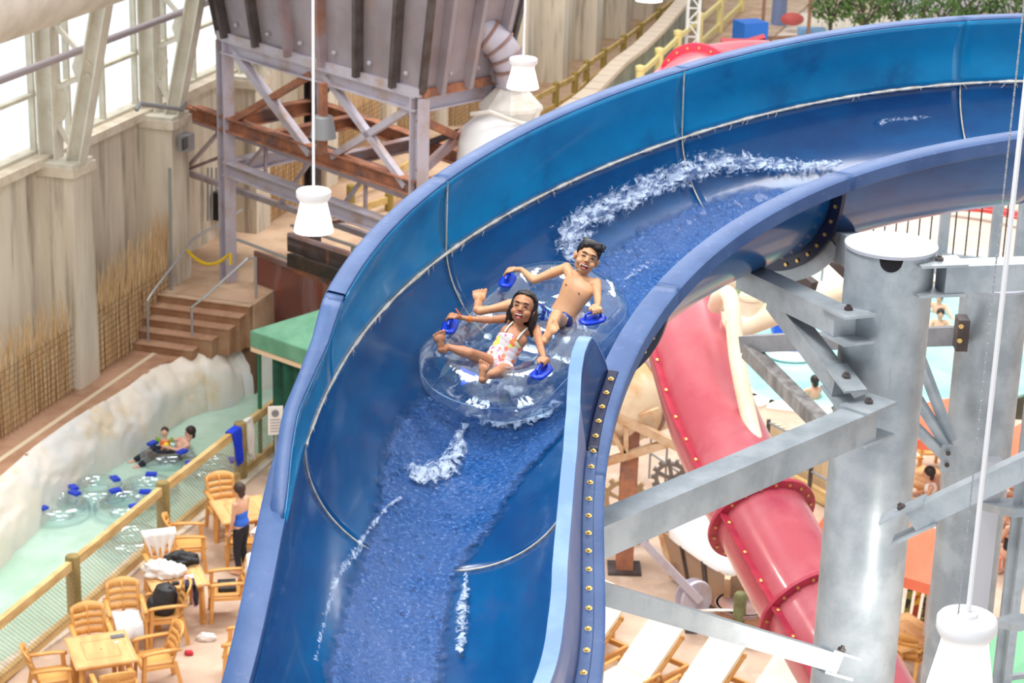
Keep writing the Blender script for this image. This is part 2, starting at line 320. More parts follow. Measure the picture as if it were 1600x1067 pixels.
for q in np.linspace(1.4, 11.74, NQ):
    f0 = math.radians(np.interp(q, [x[0] for x in WB], [x[1] for x in WB])-5); f1 = math.radians(np.interp(q, [x[0] for x in WB], [x[2] for x in WB])+5)
    r_ = []; u_ = []; e_ = []
    for k in range(NF+1):
        x = k/NF; f = f0+(f1-f0)*x; dist = min(x, 1-x)*(f1-f0)*RR; ed = min(1, dist/.10)
        n = mnoise.fractal(Vector((q*3.2, f*RR*3.2+.0, 1.3)), .7, 2.1, 4)+.45*mnoise.fractal(Vector((q*14, f*RR*14, 4)), .6, 2.2, 3)
        r_.append(pt(q, f, RR-.004-ed*(.020+.006*n))); u_.append((q, f*RR)); e_.append(-.10+.5*ed)
    rows.append(r_); uvs.append(u_); edg.append(e_)
M_WATER = water_mat()
wt = uvgrid('running_water', rows, uvs, edg, M_WATER); tag(wt, 'rippled blue water running down the bed of the big blue slide', 'water', kind='stuff')
def foam_mat(name, thr, sc=16):
    m = bpy.data.materials.new(name); m.use_nodes = True; nt = m.node_tree; b = nt.nodes['Principled BSDF']; L = nt.links
    b.inputs['Base Color'].default_value = srgb((196, 212, 236)); b.inputs['Roughness'].default_value = .5
    tc = nt.nodes.new('ShaderNodeUVMap'); at = nt.nodes.new('ShaderNodeAttribute'); at.attribute_name = 'edge'
    n = nt.nodes.new('ShaderNodeTexNoise'); n.inputs['Scale'].default_value = sc; n.inputs['Detail'].default_value = 10; n.inputs['Roughness'].default_value = .72; n.inputs['Distortion'].default_value = 1.2; L.new(tc.outputs[0], n.inputs['Vector'])
    ad = nt.nodes.new('ShaderNodeMath'); ad.operation = 'ADD'; L.new(at.outputs['Fac'], ad.inputs[0]); L.new(n.outputs['Fac'], ad.inputs[1])
    g = nt.nodes.new('ShaderNodeMapRange'); g.inputs['From Min'].default_value = thr; g.inputs['From Max'].default_value = thr+.16; g.inputs['To Max'].default_value = .93; L.new(ad.outputs[0], g.inputs['Value'])
    tr = nt.nodes.new('ShaderNodeBsdfTransparent'); ms = nt.nodes.new('ShaderNodeMixShader'); L.new(g.outputs[0], ms.inputs[0]); L.new(tr.outputs[0], ms.inputs[1]); L.new(b.outputs[0], ms.inputs[2])
    bp = nt.nodes.new('ShaderNodeBump'); bp.inputs['Strength'].default_value = .6; bp.inputs['Distance'].default_value = .02; L.new(n.outputs['Fac'], bp.inputs['Height']); L.new(bp.outputs[0], b.inputs['Normal'])
    L.new(ms.outputs[0], nt.nodes['Material Output'].inputs['Surface']); return m
M_FOAM = foam_mat('white_foam', .80, 17)
def foam(pix, widths, label, height=.03, edge0=.42, n=120, k=26):
    """ribbon of foam on the slide bed following picture positions; widths in metres"""
    q = [sf(*p) for p in pix]; S = [a for a, b in q]; F_ = [b*RR for a, b in q]; d = [0]
    for i in range(1, len(S)): d.append(d[-1]+math.hypot(S[i]-S[i-1], F_[i]-F_[i-1]))
    rows = []; uvs = []; ed = []
    for t in np.linspace(0, d[-1], n):
        s0 = np.interp(t, d, S); f0 = np.interp(t, d, F_); s1 = np.interp(t+.03, d, S); f1 = np.interp(t+.03, d, F_)
        if t > d[-1]-.031: s1, f1 = s0, f0; s0_, f0_ = np.interp(t-.03, d, S), np.interp(t-.03, d, F_); ts, tf = s0-s0_, f0-f0_
        else: ts, tf = s1-s0, f1-f0
        L = math.hypot(ts, tf)+1e-9; ns, nf = -tf/L, ts/L; W = np.interp(t, d, widths); r_ = []; u_ = []; e_ = []
        for j in range(k+1):
            x = j/k*2-1; s_ = s0+ns*x*W/2; f_ = f0+nf*x*W/2; en = min(1, t/.12, (d[-1]-t)/.12)
            e1 = (1-abs(x)**1.6)*en; nn = mnoise.fractal(Vector((s_*11, f_*11, 7)), .7, 2.1, 4)
            r_.append(pt(s_, f_/RR, RR-.038-height*max(0, e1)*(.5+.7*nn))); u_.append((s_, f_)); e_.append(edge0*e1-.05)
        rows.append(r_); uvs.append(u_); ed.append(e_)
    return tag(uvgrid('foam', rows, uvs, ed, M_FOAM), label, 'foam', kind='stuff')
foam([(1330, 262), (1250, 262), (1170, 258), (1120, 252), (1074, 268), (1020, 285), (960, 318), (905, 345), (878, 372), (885, 410), (905, 430)], [.1, .2, .3, .4, .45, .4, .42, .45, .5, .4, .3], 'white foam crest on the blue slide behind the riders', .06, .5, 220, 40)
foam([(1050, 405), (1000, 430), (965, 455), (930, 470)], [.08, .22, .22, .1], 'thin foam streak along the inner side of the slide behind the boy', .02, .36)
foam([(728, 662), (785, 672), (835, 664), (868, 648), (895, 628)], [.1, .22, .34, .4, .3], 'white splash along the front edge of the riders\' tube', .05, .5)
foam([(735, 663), (715, 690), (712, 720), (690, 745), (650, 755), (632, 775)], [.06, .12, .25, .38, .4, .2], 'white foam breaking in front of the riders\' tube', .05, .5, 160, 36)
foam([(700, 640), (672, 612), (660, 580), (652, 540)], [.15, .15, .12, .06], 'spray on the slide at the left side of the riders\' tube', .02, .34)
foam([(640, 770), (600, 800), (562, 842), (545, 875), (520, 905), (505, 950), (485, 1010), (480, 1060)], [.08, .07, .08, .12, .1, .09, .07, .08], 'thin foam line at the left edge of the slide water', .015, .42, 220, 12)
foam([(733, 890), (731, 930), (728, 970), (722, 1000), (722, 1050)], [.05, .1, .16, .16, .1], 'narrow white foam at the right edge of the slide water', .015, .45)
foam([(1475, 182), (1425, 184), (1380, 190), (1345, 198)], [.04, .10, .12, .05], 'bright splash low on the far bend of the slide', .015, .42)
# ------------------------------------------------------------------ the hall: frame of the long wall
Wd = unit(np.array([-7.125, 41.877, 0])-np.array([-9.114, 35.371, 0])); Wn = np.array([Wd[1], -Wd[0], 0]); W0 = np.array([-8.273, 37.954, 0.])
AX = (Wd, Wn, (0, 0, 1))
def W(a, b, z): return W0+a*Wd+b*Wn+np.array([0, 0, z])
def WB(px, py, b):
    r = ray(px, py); k = ((W0+b*Wn-EYE)@Wn)/(r@Wn); P = EYE+r*k; return (P-W0)@Wd, P[2]
def PW(px, py, b): return EYE+ray(px, py)*(((W0+b*Wn-EYE)@Wn)/(ray(px, py)@Wn))
def wbox(mb, a0, a1, b0, b1, z0, z1): return mb.box(W((a0+a1)/2, (b0+b1)/2, (z0+z1)/2), (abs(a1-a0), abs(b1-b0), abs(z1-z0)), AX)
M_CONC = mat('board_formed_concrete', (224, 214, 196), .85, col2=(200, 188, 170), scale=.9, stretch=(1.6, 1.6, .25), lo=.4, hi=.66, col3=(142, 130, 114), scale3=2.6, stretch3=(1.5, 1.5, .12), lo3=.53, hi3=.74, bump=.1, bscale=12)
M_CAP = mat('painted_concrete_cap', (226, 214, 196), .7, col2=(205, 190, 168), scale=3)
M_WALK = mat('brown_stamped_walkway', (190, 150, 122), .75, col2=(168, 126, 98), scale=1.2, lo=.4, hi=.65, col3=(196, 160, 132), scale3=4, lo3=.55, hi3=.75, bump=.05, bscale=20)
M_PLAT = mat('tan_platform', (206, 176, 148), .75, col2=(184, 150, 122), scale=1.3)
M_DIRT = mat('brown_ground', (120, 88, 66), .9, col2=(92, 66, 50), scale=2)
M_DECK = mat('beige_deck', (204, 178, 156), .7, col2=(180, 152, 132), scale=.6, lo=.4, hi=.66, col3=(222, 204, 186), scale3=1.7, lo3=.54, hi3=.75, bump=.04, bscale=30)
M_WHITEP = mat('cream_painted_steel', (214, 208, 190), .55, col2=(198, 190, 170), scale=3)
M_GREYP = mat('grey_metal_trim', (150, 152, 156), .5, .2)
M_RUST = mat('rusted_steel', (142, 112, 104), .7, .25, col2=(160, 106, 74), scale=1.4, lo=.45, hi=.68, col3=(168, 160, 172), scale3=.9, lo3=.45, hi3=.72, bump=.05, bscale=20)
M_RUST2 = mat('deep_rust', (150, 98, 78), .75, .1, col2=(190, 128, 90), scale=3, lo=.4, hi=.65, col3=(110, 90, 88), scale3=2, bump=.06, bscale=20)
M_HOP = mat('weathered_hopper_plate', (168, 160, 168), .55, .3, col2=(146, 134, 138), scale=.7, lo=.38, hi=.66, col3=(178, 140, 112), scale3=1.1, stretch3=(1, 1, .5), lo3=.56, hi3=.8)
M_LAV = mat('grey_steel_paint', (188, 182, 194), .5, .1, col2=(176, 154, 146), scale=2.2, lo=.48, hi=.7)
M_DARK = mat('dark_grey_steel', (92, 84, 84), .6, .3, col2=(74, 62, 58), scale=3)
# floors
mb = MB(); mb.prism([W(-40, -1.0, 0)[:2], W(90, -1.0, 0)[:2], (75, 125), (75, 5), (-14, 5)], -2.2, -1.2); struct(mb.build('floor', M_DECK, smooth=False))
edge = [G(*q, 0)[:2] for q in [(-120, 1140), (0, 1055), (99, 985), (226, 868), (325, 795), (420, 715), (520, 640)]]
# right pool outline (water edge)
RP = [G(*q, 0)[:2] for q in [(1120, 560), (1165, 622), (1200, 634), (1300, 646), (1400, 650), (1500, 640), (1620, 600), (1700, 520), (1700, 452), (1480, 440), (1290, 440), (1180, 470), (1120, 520)]]
deckm = MB()
f0 = [tuple(p) for p in edge]
deckm.prism([f0[0], (-9, 8), (60, 8), (60, RP[4][1]-.0), ]+[tuple(p) for p in RP[5:0:-1]][0:0]+[(RP[4][0], RP[4][1]), (RP[3][0], RP[3][1]), (RP[2][0], RP[2][1]), (RP[1][0], RP[1][1]), (RP[0][0], RP[0][1]), (RP[12][0], RP[12][1]), (RP[11][0], RP[11][1]), (RP[10][0], RP[10][1]), (RP[9][0], RP[9][1]), (RP[8][0], RP[8][1]), (60, RP[8][1]), (70, 120), W(84, -.6, 0)[:2], W(6.2, 6.4, 0)[:2], f0[6], f0[5], f0[4], f0[3], f0[2], f0[1]], -1.2, 0)
struct(deckm.build('floor', M_DECK, smooth=False))
# walkway along the wall, upper platform, ramp down and far walk
walkE = [(-60, 800), (0, 745), (100, 664), (175, 619), (225, 585), (262, 564), (300, 552), (325, 549), (352, 532)]
wk = [G(*q, .8)[:2] for q in walkE]
mb = MB(); mb.prism([W(-14, -.8, 0)[:2]]+[G(-160, 880, .8)[:2]]+[tuple(p) for p in wk]+[W(3.62, -.8, 0)[:2]], -1.2, .8); struct(mb.build('floor', M_WALK, smooth=False))
mb = MB(); p0 = PW(-40, 748, 1.2); mb.beam(G(-30, 739, .803), G(273, 530, .803), .1, .012); tag(mb.build('floor_line', mat('cream_line', (226, 208, 180), .6)), 'cream stripe painted along the brown walkway beside the reed screens', 'floor line')
mb = MB(); mb.prism([W(3.6, -.8, 0)[:2], W(3.6, 2.1, 0)[:2], W(7.2, 2.1, 0)[:2], W(7.2, 6.3, 0)[:2], W(19, 6.3, 0)[:2], W(19, -.8, 0)[:2]], -1.2, 1.65); struct(mb.build('floor', M_PLAT, smooth=False))
mb = MB(); mb.prism([G(352, 532, .8)[:2], G(400, 517, .8)[:2], G(470, 504, .8)[:2], G(560, 484, .8)[:2], W(7.2, 6.3, 0)[:2], W(7.2, 2.1, 0)[:2], W(3.6, 2.1, 0)[:2]], -1.2, .78); struct(mb.build('floor', M_DIRT, smooth=False))
mb = MB(); A = [W(19, -.8, 1.65), W(19, 5.0, 1.65), W(27, 5.0, .1), W(27, -.8, .1)]; mb.plate(A, (0, 0, -1.4)); struct(mb.build('floor', M_PLAT, smooth=False))
mb = MB(); mb.prism([W(27, -.8, 0)[:2], W(27, 5.0, 0)[:2], W(84, 5.0, 0)[:2], W(84, -.8, 0)[:2]], -1, .1); struct(mb.build('floor', M_PLAT, smooth=False))
# steps
stp = thing('steps', 'flight of five brown steps rising from the walkway to the tan platform', 'steps', W(3, .9, .8))
M_STEP = mat('brown_step', (150, 108, 76), .75, col2=(172, 134, 104), scale=2)
SB = (1.3, 1.6, 1.85, 1.95, 2.05)
for i in range(5):
    z1 = .8+.17*(i+1); a0 = 2.35+.28*i; mb = MB(); wbox(mb, a0, 3.62, -.55, SB[i], .75, z1-.025); mb.build('riser', M_STEP, stp, smooth=False)
    mb = MB(); wbox(mb, a0-.03, 3.62, -.55, SB[i]+.02, z1-.025, z1); mb.build('tread', M_PLAT if i == 4 else M_WALK, stp, smooth=False)
# the wall: recessed panels and pilasters
mb = MB(); wbox(mb, -16, 86, -1.1, -.62, -1.2, 5.1); struct(mb.build('wall_left', M_CONC, smooth=False))
mb = MB(); wbox(mb, -16, 86, -1.1, -.45, 5.1, 5.27); struct(mb.build('trim_1', M_CAP, smooth=False))
for k in range(-1, 20):
    a0 = 4.09*k-.02; mb = MB(); wbox(mb, a0, a0+.75, -.65, .12, -.5, 4.95)
    o = struct(mb.build('wall_left', M_CONC, smooth=False))
    mb = MB(); wbox(mb, a0-.06, a0+.81, -.6, .18, 4.95, 5.12); struct(mb.build('trim_1', M_CAP, smooth=False))
# windows above the wall
M_GLASS = bpy.data.materials.new('window_glass'); M_GLASS.use_nodes = True
_n = M_GLASS.node_tree; _n.nodes.remove(_n.nodes['Principled BSDF']); _t_ = _n.nodes.new('ShaderNodeBsdfTransparent'); _t_.inputs[0].default_value = (.97, .99, 1, 1); _g = _n.nodes.new('ShaderNodeBsdfGlossy'); _g.inputs['Roughness'].default_value = .05
_ms = _n.nodes.new('ShaderNodeMixShader'); _ms.inputs[0].default_value = .05; _n.links.new(_t_.outputs[0], _ms.inputs[1]); _n.links.new(_g.outputs[0], _ms.inputs[2]); _n.links.new(_ms.outputs[0], _n.nodes['Material Output'].inputs['Surface'])
wi = 0
for k in range(-2, 14):
    a0 = 4.09*k+.2; a1 = a0+4.09; wi += 1
    e_ = bpy.data.objects.new('window_%d' % wi, None); C.objects.link(e_); e_.location = V3(W((a0+a1)/2, -.8, 5.27)); struct(e_)
    mb = MB()
    for a in (a0+.03, a0+1.36, a0+2.73): wbox(mb, a-.032, a+.032, -.86, -.74, 5.27, 12)
    for z in (5.30, 6.38, 8.1): wbox(mb, a0, a1, -.85, -.73, z-.035, z+.035)
    mb.build('window_frame', M_WHITEP, e_, smooth=False)
    mb = MB(); wbox(mb, a0, a1, -.80, -.785, 5.27, 12); mb.build('window_pane', M_GLASS, e_, smooth=False)
# truss columns standing on the pilasters
M_COL = mat('cream_column_paint', (222, 217, 203), .5, col2=(206, 200, 184), scale=2)
def truss_column(k, label):
    a = 4.09*k+.33; e_ = thing('truss_column', label, 'column', W(a, -.2, 5.12), 'cream steel truss columns along the window wall')
    mb = MB(); mb.ibeam(W(a, -.5, 5.12), W(a, -.5, 12), .34, .34, .03, up=Wn); mb.build('post', M_COL, e_, smooth=False)
    top = W(a, .98, 9.6); bot = W(a, .0, 5.12); mb = MB(); mb.ibeam(bot, bot+(top-bot)*1.5, .3, .3, .03, up=Wn); mb.build('raking_post', M_COL, e_, smooth=False)
    L = lambda z: bot+(top-bot)*((z-5.12)/(9.6-5.12)); P = lambda z: W(a, -.5, z)
    zs = [(5.25, 6.0), (6.4, 6.9), (6.9, 8.1), (8.5, 9.0)]
    for z0, z1 in [(6.1, 5.3), (6.45, 6.85), (7.9, 7.0), (8.1, 8.6), (9.6, 8.8)]:
        mb = MB(); mb.beam(P(z0), L(z1), .08, .08); mb.build('brace', M_COL, e_, smooth=False)
    for z, w_ in ((6.25, -1), (8.0, -1), (6.95, 1), (8.7, 1)):
        c_ = P(z) if w_ < 0 else L(z); s_ = 1 if w_ < 0 else -1
        mb = MB(); pl = [c_+np.array([0, 0, .4]), c_+Wn*s_*.28+np.array([0, 0, .33]), c_+Wn*s_*.4+np.array([0, 0, 0]), c_+Wn*s_*.28-np.array([0, 0, .33]), c_-np.array([0, 0, .4])]; mb.plate(pl, Wd*.03); mb.build('gusset', M_COL, e_, smooth=False)
    mb = MB(); wbox(mb, a-.4, a+.4, -.65, .15, 5.12, 5.2); mb.build('base_plate', M_COL, e_, smooth=False)
truss_column(0, 'cream V-shaped truss column on the nearest concrete pilaster at the left edge')
truss_column(1, 'cream V-shaped truss column on the second pilaster, by the looping conduit')
truss_column(2, 'cream truss column beyond the hopper leg, third from the left edge')
mb = MB(); mb.tube([PW(-60, 148, .25), PW(340, -2, .25)], .07, 10); tag(mb.build('rail_pipe', mat('lilac_grey_pipe', (176, 166, 172), .4, .3)), 'long grey pipe running across the front of the truss columns', 'pipe')
mb = MB(); mb.tube([W(-6.5, 1.5, 9.5), W(20, 1.5, 9.5)], 1.02, 40); tag(mb.build('air_duct', mat('beige_duct', (206, 200, 190), .6, col2=(190, 182, 170), scale=2), ang=60), 'large round beige air duct overhead in the top left corner', 'duct')
# reeds against the wall
M_REED = mat('dry_reed', (236, 208, 164), .8, col2=(212, 174, 126), scale=16, stretch=(1, 1, .05), lo=.42, hi=.6, col3=(150, 108, 70), scale3=26, stretch3=(1, 1, .04), lo3=.58, hi3=.72)
def reeds(a0, a1, z0, zl, zr, seed, label, b=.02, n=230):
    e_ = thing('reed_screen', label, 'reed screen', W((a0+a1)/2, b, z0), 'reed screens along the concrete wall'); r_ = random.Random(seed)
    mb = MB(); 
    for i in range(n):
        a = a0+(a1-a0)*(i+r_.random()*.8)/n; fr = (a-a0)/(a1-a0); top = zl+(zr-zl)*fr+r_.uniform(-.35, .35); bb = b-.02-r_.random()*.1; ln = r_.uniform(-.12, .12)
        mb.tube([W(a, bb, z0), W(a+ln*.3, bb, z0+(top-z0)*.6), W(a+ln, bb+r_.uniform(-.05, .12), top)], [.011, .010, .003], 4)
    mb.build('reeds', M_REED, e_, fix=False); e_.children[0]['kind'] = 'stuff'
    m2 = MB(); zz = z0+.06
    while zz < min(zl, zr)-.4: m2.beam(W(a0, b+.03, zz), W(a1, b+.03, zz), .008, .008); zz += .12
    aa = a0
    while aa < a1: m2.beam(W(aa, b+.03, z0), W(aa, b+.03, min(zl, zr)-.4), .006, .006); aa += .16
    m2.build('mesh_net', mat('brown_net', (120, 88, 58), .8), e_, smooth=False)
reeds(-4.2, -.12, .8, 2.6, 2.55, 1, 'tan reed screen on the wall at the far left below the first pilaster')
reeds(.8, 4.02, .8, 2.55, 3.15, 2, 'tan reed screen between the two big pilasters left of the steps')
reeds(8.3+.55, 12.2, 1.65, 3.4, 3.8, 3, 'tan reed screen behind the rusted hopper frame, left of the pendant lamp', n=160)
reeds(12.9, 16.2, 1.65, 3.6, 3.9, 4, 'tan reed screen behind the crossed braces of the hopper frame', n=140)
reeds(17.0, 20.3, 1.5, 3.7, 4.0, 5, 'tan reed screen seen between the hopper legs, right side', n=140)
reeds(21.2, 24.5, .9, 3.0, 3.3, 6, 'tan reed screen behind the front hopper leg', n=120)
# fittings on the wall
mb = MB(); mb.tube([PW(265, 262, .16), PW(268, 500, .16)], .03, 8); mb.tube([PW(213, 172, .2), PW(219, 162, .2), PW(285, 171, .22), PW(290, 160, .22)], .045, 8)
tag(mb.build('conduit', M_GREYP), 'grey conduit looping over the second pilaster cap and running down it', 'conduit')
fl_ = thing('flood_light', 'small grey floodlight box on the second pilaster', 'light', PW(291, 222, .3))
MB().box(PW(291, 222, .32), (.3, .22, .34), AX).build('housing', M_GREYP, fl_, smooth=False); MB().box(PW(289, 224, .46), (.22, .04, .24), AX).build('lens', mat('dark_lens', (60, 60, 66), .2), fl_, smooth=False); MB().beam(PW(282, 224, .12), PW(290, 224, .3), .05, .05).build('bracket', M_GREYP, fl_)
mb = MB().box(PW(342, 320, -.5), (.38, .16, .62), AX); tag(mb.build('electrical_box', mat('black_box', (34, 34, 34), .5), smooth=False), 'black electrical box on the wall above the yellow rope', 'electrical box')
mb = MB()
for dx in (325, 331, 338, 345): mb.tube([PW(dx, 262, -.52), PW(dx, 300 if dx > 333 else 345, -.52)], .022, 6)
tag(mb.build('conduit', M_GREYP), 'row of thin grey conduits above the black box on the wall', 'conduit')
# handrails
M_RAIL = mat('grey_handrail', (176, 178, 180), .35, .5)
def rail(name, pts, label, r=.028, cat='handrail'):
    mb = MB(); mb.tube(pts, r, 8); return tag(mb.build(name, M_RAIL), label, cat)
p0 = G(232, 546, .8); p1 = p0+[0, 0, Hz(p0, 470)-.8]; q0 = G(303, 440, 1.65); q1 = q0+[0, 0, Hz(q0, 374)-1.65]; 
rail('handrail', [p0, p1, p1+(q1-p1)*.12+[0, 0, .02], q1, q1+Wd*2.4], 'grey pipe handrail at the wall side of the brown steps')
p0 = G(301, 550, .8); p1 = p0+[0, 0, Hz(p0, 480)-.8]; q0 = G(400, 466, 1.65); q1 = q0+[0, 0, Hz(q0, 402)-1.65]
rail('handrail', [p0, p1, p1+(q1-p1)*.2+[0, 0, .0], q1-(q1-p1)*.12+[0, 0, .1], q1, q0], 'grey pipe handrail at the river side of the brown steps')
ra = G(372, 440, 1.65); ra = ra+[0, 0, Hz(ra, 374)-1.65]; rb = G(560, 520, 1.0); rb = rb+[0, 0, ra[2]-1.0]
rb = G(545, 440, ra[2]); rail('guard_rail', [ra, rb], 'grey guard rail running above the rusted curved chute', .035)
mb = MB(); a_, b_ = PW(290, 388, .1), G(360, 395, 2.5); mb.tube([a_+(b_-a_)*t-np.array([0, 0, .9*t*(1-t)*1.3]) for t in np.linspace(0, 1, 14)]+[b_+np.array([0, 0, -.25])], .035, 6)
tag(mb.build('yellow_rope', mat('yellow_rope', (236, 200, 40), .6)), 'yellow barrier rope sagging across the top of the steps', 'rope')
# rock bank and river
M_ROCK = mat('pale_painted_rock', (240, 230, 216), .8, col2=(220, 222, 222), scale=.8, lo=.4, hi=.65, col3=(226, 196, 140), scale3=.9, lo3=.56, hi3=.76, bump=.25, bscale=5)
topE = [(-160, 880), (-60, 800), (0, 744), (50, 700), (100, 664), (140, 638), (175, 619), (205, 600), (230, 580), (262, 563), (300, 551), (325, 548), (345, 534), (400, 518), (470, 505), (540, 490)]
botE = [(-200, 1010), (-90, 925), (0, 852), (55, 812), (98, 772), (135, 744), (165, 718), (190, 700), (225, 672), (262, 652), (300, 630), (325, 617), (350, 611), (400, 600), (470, 585), (540, 570)]
rows = []; tE = np.array(topE, float); bE = np.array(botE, float); nA = 150; kk = np.linspace(0, len(topE)-1, nA)
for i, x in enumerate(kk):
    tp = G(np.interp(x, range(len(tE)), tE[:, 0]), np.interp(x, range(len(tE)), tE[:, 1]), .82); bt = G(np.interp(x, range(len(bE)), bE[:, 0]), np.interp(x, range(len(bE)), bE[:, 1]), -.3)
    tp2 = G(np.interp(min(x+.3, nA), range(len(tE)), tE[:, 0]), np.interp(min(x+.3, nA), range(len(tE)), tE[:, 1]), .82); tp1 = G(np.interp(max(x-.3, 0), range(len(tE)), tE[:, 0]), np.interp(max(x-.3, 0), range(len(tE)), tE[:, 1]), .82)
    tg = unit((tp2-tp1)*[1, 1, 0]); out = np.array([tg[1], -tg[0], 0]); gap = (bt-tp)@out
    if gap < .5: bt = bt+out*(.5-gap)
    r_ = []
    for j in range(26):
        u = j/25.
        if u < .2: P = tp-out*.25*(1-u/.2)+np.array([0, 0, -.25*(1-u/.2)])
        else: t_ = (u-.2)/.8; P = tp+(bt-tp)*t_; P = P+out*.14*math.sin(PI*t_)*np.array([1, 1, 1])+np.array([0, 0, .2*math.sin(PI*t_)**.8])
        nn = mnoise.fractal(Vector(P*np.array([.9, .9, 1.2])), .8, 2.1, 4); cr = abs(mnoise.noise(Vector(P*1.1+5)))
        P = P+(out*.10+np.array([0, 0, .09]))*nn*math.sin(PI*min(1, u+.1))-(out*.05+np.array([0, 0, .03]))*max(0, 1-cr*22)
        r_.append(P)
    r_.append(bt-np.array([0, 0, .9])); rows.append(r_)
mb = MB().grid(rows); o = mb.build('rock_bank', M_ROCK, ang=70, fix=False); tag(o, 'long pale artificial rock bank between the river and the brown walkway', 'rock bank')
def water(name, poly, z, col, col2, label, bsc=5., depthcol=None):
    m = mat(name+'_surface', col, .08, col2=col2, scale=.9, lo=.38, hi=.66, bump=.35, bscale=bsc, spec=.5, coat=.2)
    mb = MB(); mb.prism(poly, z-.06, z); return tag(mb.build(name, m, smooth=False), label, 'water', kind='stuff')
rv = [tuple(G(*q, -.28)[:2]) for q in [(-260, 1060), (-90, 905), (0, 840), (98, 755), (190, 685), (262, 640), (350, 598), (470, 570), (600, 540)]]+[tuple((np.array(p)+[.12, -.05])) for p in [tuple(x) for x in edge[::-1]]]
water('river_water', rv, -.28, (170, 204, 184), (192, 220, 206), 'pale green water of the lazy river at the left', 4)
mb = MB()
for i in range(len(edge)-1):
    a = np.array([*edge[i], 0]); b = np.array([*edge[i+1], 0]); mb.beam(a+[0, 0, .0], b+[0, 0, 0], .34, .12)
tag(mb.build('river_kerb', mat('pale_kerb', (222, 212, 196), .8, col2=(200, 186, 166), scale=4), smooth=False), 'pale concrete kerb along the near edge of the river', 'kerb')
fd_ = MB(); fd_.prism([tuple(RP[11]), tuple(RP[10]), tuple(RP[9]), tuple(RP[8]), (60, RP[8][1]), (60, 84), (8, 84), (6, 60)], -.02, .012); struct(fd_.build('floor', mat('overlit_cream_deck', (238, 222, 202), .7, col2=(228, 208, 186), scale=.6), smooth=False))  # extra slab over the far deck, its cream brightened to imitate overexposure
water('pool_water', [tuple(p) for p in RP], -.12, (146, 214, 210), (180, 230, 228), 'pale turquoise water of the pool behind the grey pillars', 3)
mb = MB()
for i in range(5): a = np.array([*RP[i], 0]); b = np.array([*RP[i+1], 0]); mb.beam(a, b, .5, .1)
tag(mb.build('pool_kerb', mat('white_kerb', (236, 226, 210), .8), smooth=False), 'pale rounded kerb at the near edge of the turquoise pool', 'kerb')
# river fence
M_LOG = mat('treated_log', (158, 136, 84), .8, col2=(128, 112, 66), scale=5, stretch=(1, 1, .3)); M_TIMB = mat('pine_rail', (218, 188, 132), .7, col2=(192, 156, 98), scale=4, stretch=(.4, .4, 2)); M_NET = mat('tan_net', (170, 148, 112), .8)
fd = unit(np.array([*edge[4], 0])-np.array([*edge[1], 0])); f_root = thing('river_fence', 'timber post and rail fence with netting along the river', 'fence', G(117, 962, 0))
tops = [(113, 868), (254, 753), (375, 660)]; P3 = [G(*q, 1.12) for q in tops]; P3 = [P3[0]-(P3[1]-P3[0])]+P3+[P3[2]+(P3[2]-P3[1])*.9]
for p in P3: MB().lathe([(.115, -1.12), (.115, -.03), (.10, 0), (.05, .012)], p, n=16).build('post', M_LOG, f_root)
for a, b in zip(P3[:-1], P3[1:]):
    MB().beam(a-[0, 0, .13], b-[0, 0, .13], .09, .15).build('rail', M_TIMB, f_root, smooth=False); MB().beam(a-[0, 0, 1.0], b-[0, 0, 1.0], .09, .15).build('rail', M_TIMB, f_root, smooth=False)
    mb = MB(); L = np.linalg.norm(b-a); n = int(L/.085); sdv = np.cross(unit(b-a), (0, 0, 1))*.06
    for k in range(-10, n):
        for sg in (1, -1):
            u0, u1 = k*.085, k*.085+.8; 
            t0, t1 = max(0, -u0/.8), min(1, (L-u0)/.8)
            if t1 <= t0: continue
            f = lambda t: a+(b-a)*((u0+.8*t)/L)-np.array([0, 0, (.2+.76*t) if sg > 0 else (.96-.76*t)])+sdv
            mb.beam(f(t0), f(t1), .005, .005)
    mb.build('netting', M_NET, f_root, smooth=False)
# towels on the fence
def cloth(name, p, L, wdt, drop, col, label, seed=1, out=(1, 0, 0), drop2=.3):
    r_ = random.Random(seed); p = np.array(p, float); t = unit(L); o = unit(out); rows = []
    for i in range(19):
        s = (i/18-.5)*wdt; r2 = []
        for j in range(27):
            v = (j/26)*(drop+drop2)-drop2; fold = .03*math.sin(i*1.25+seed)+.015*math.sin(i*2.7+j*.2)
            if v < 0: q = p+t*s*(1-.25*abs(v)/drop2)-o*(.06+abs(v)*.05+fold*min(1, -v*6))+np.array([0, 0, v if v < -.03 else v])
            else: sh = 1-.55*v/drop; q = p+t*s*sh+o*(.06+fold*min(1, v*5)+v*.06)-np.array([0, 0, v*(1+.12*math.sin(i*.9+seed))])
            if abs(v) < .05: q = q+np.array([0, 0, .03*(1-abs(v)/.05)])
            r2.append(q)
        rows.append(r2)
    mb = MB().grid(rows); o_ = mb.build(name, mat(name+'_'+str(col), col, .9, bump=.2, bscale=60, scale=20), ang=80, fix=False); solid(o_, .012, 0); return tag(o_, label, 'towel' if 'towel' in name else 'clothing')
FT = lambda px, py: (lambda q: q)(P3[1]+(P3[3]-P3[1])*np.clip((px-113)/(375-113), 0, 1.3)-[0, 0, .05])
a_ = P3[3]-(P3[3]-P3[2])*.08-[0, 0, .04]; cloth('rash_guard', a_, fd, .42, .62, (22, 60, 206), 'bright blue shirt hung over the river fence rail beside the post', 2, (Wn[0], Wn[1], 0), .2)
a_ = P3[3]+(P3[4]-P3[3])*.09-[0, 0, .04]; cloth('fence_towel', a_, fd, .3, .7, (240, 236, 228), 'white towel hung over the river fence rail below the sign', 5, (Wn[0], Wn[1], 0), .3)
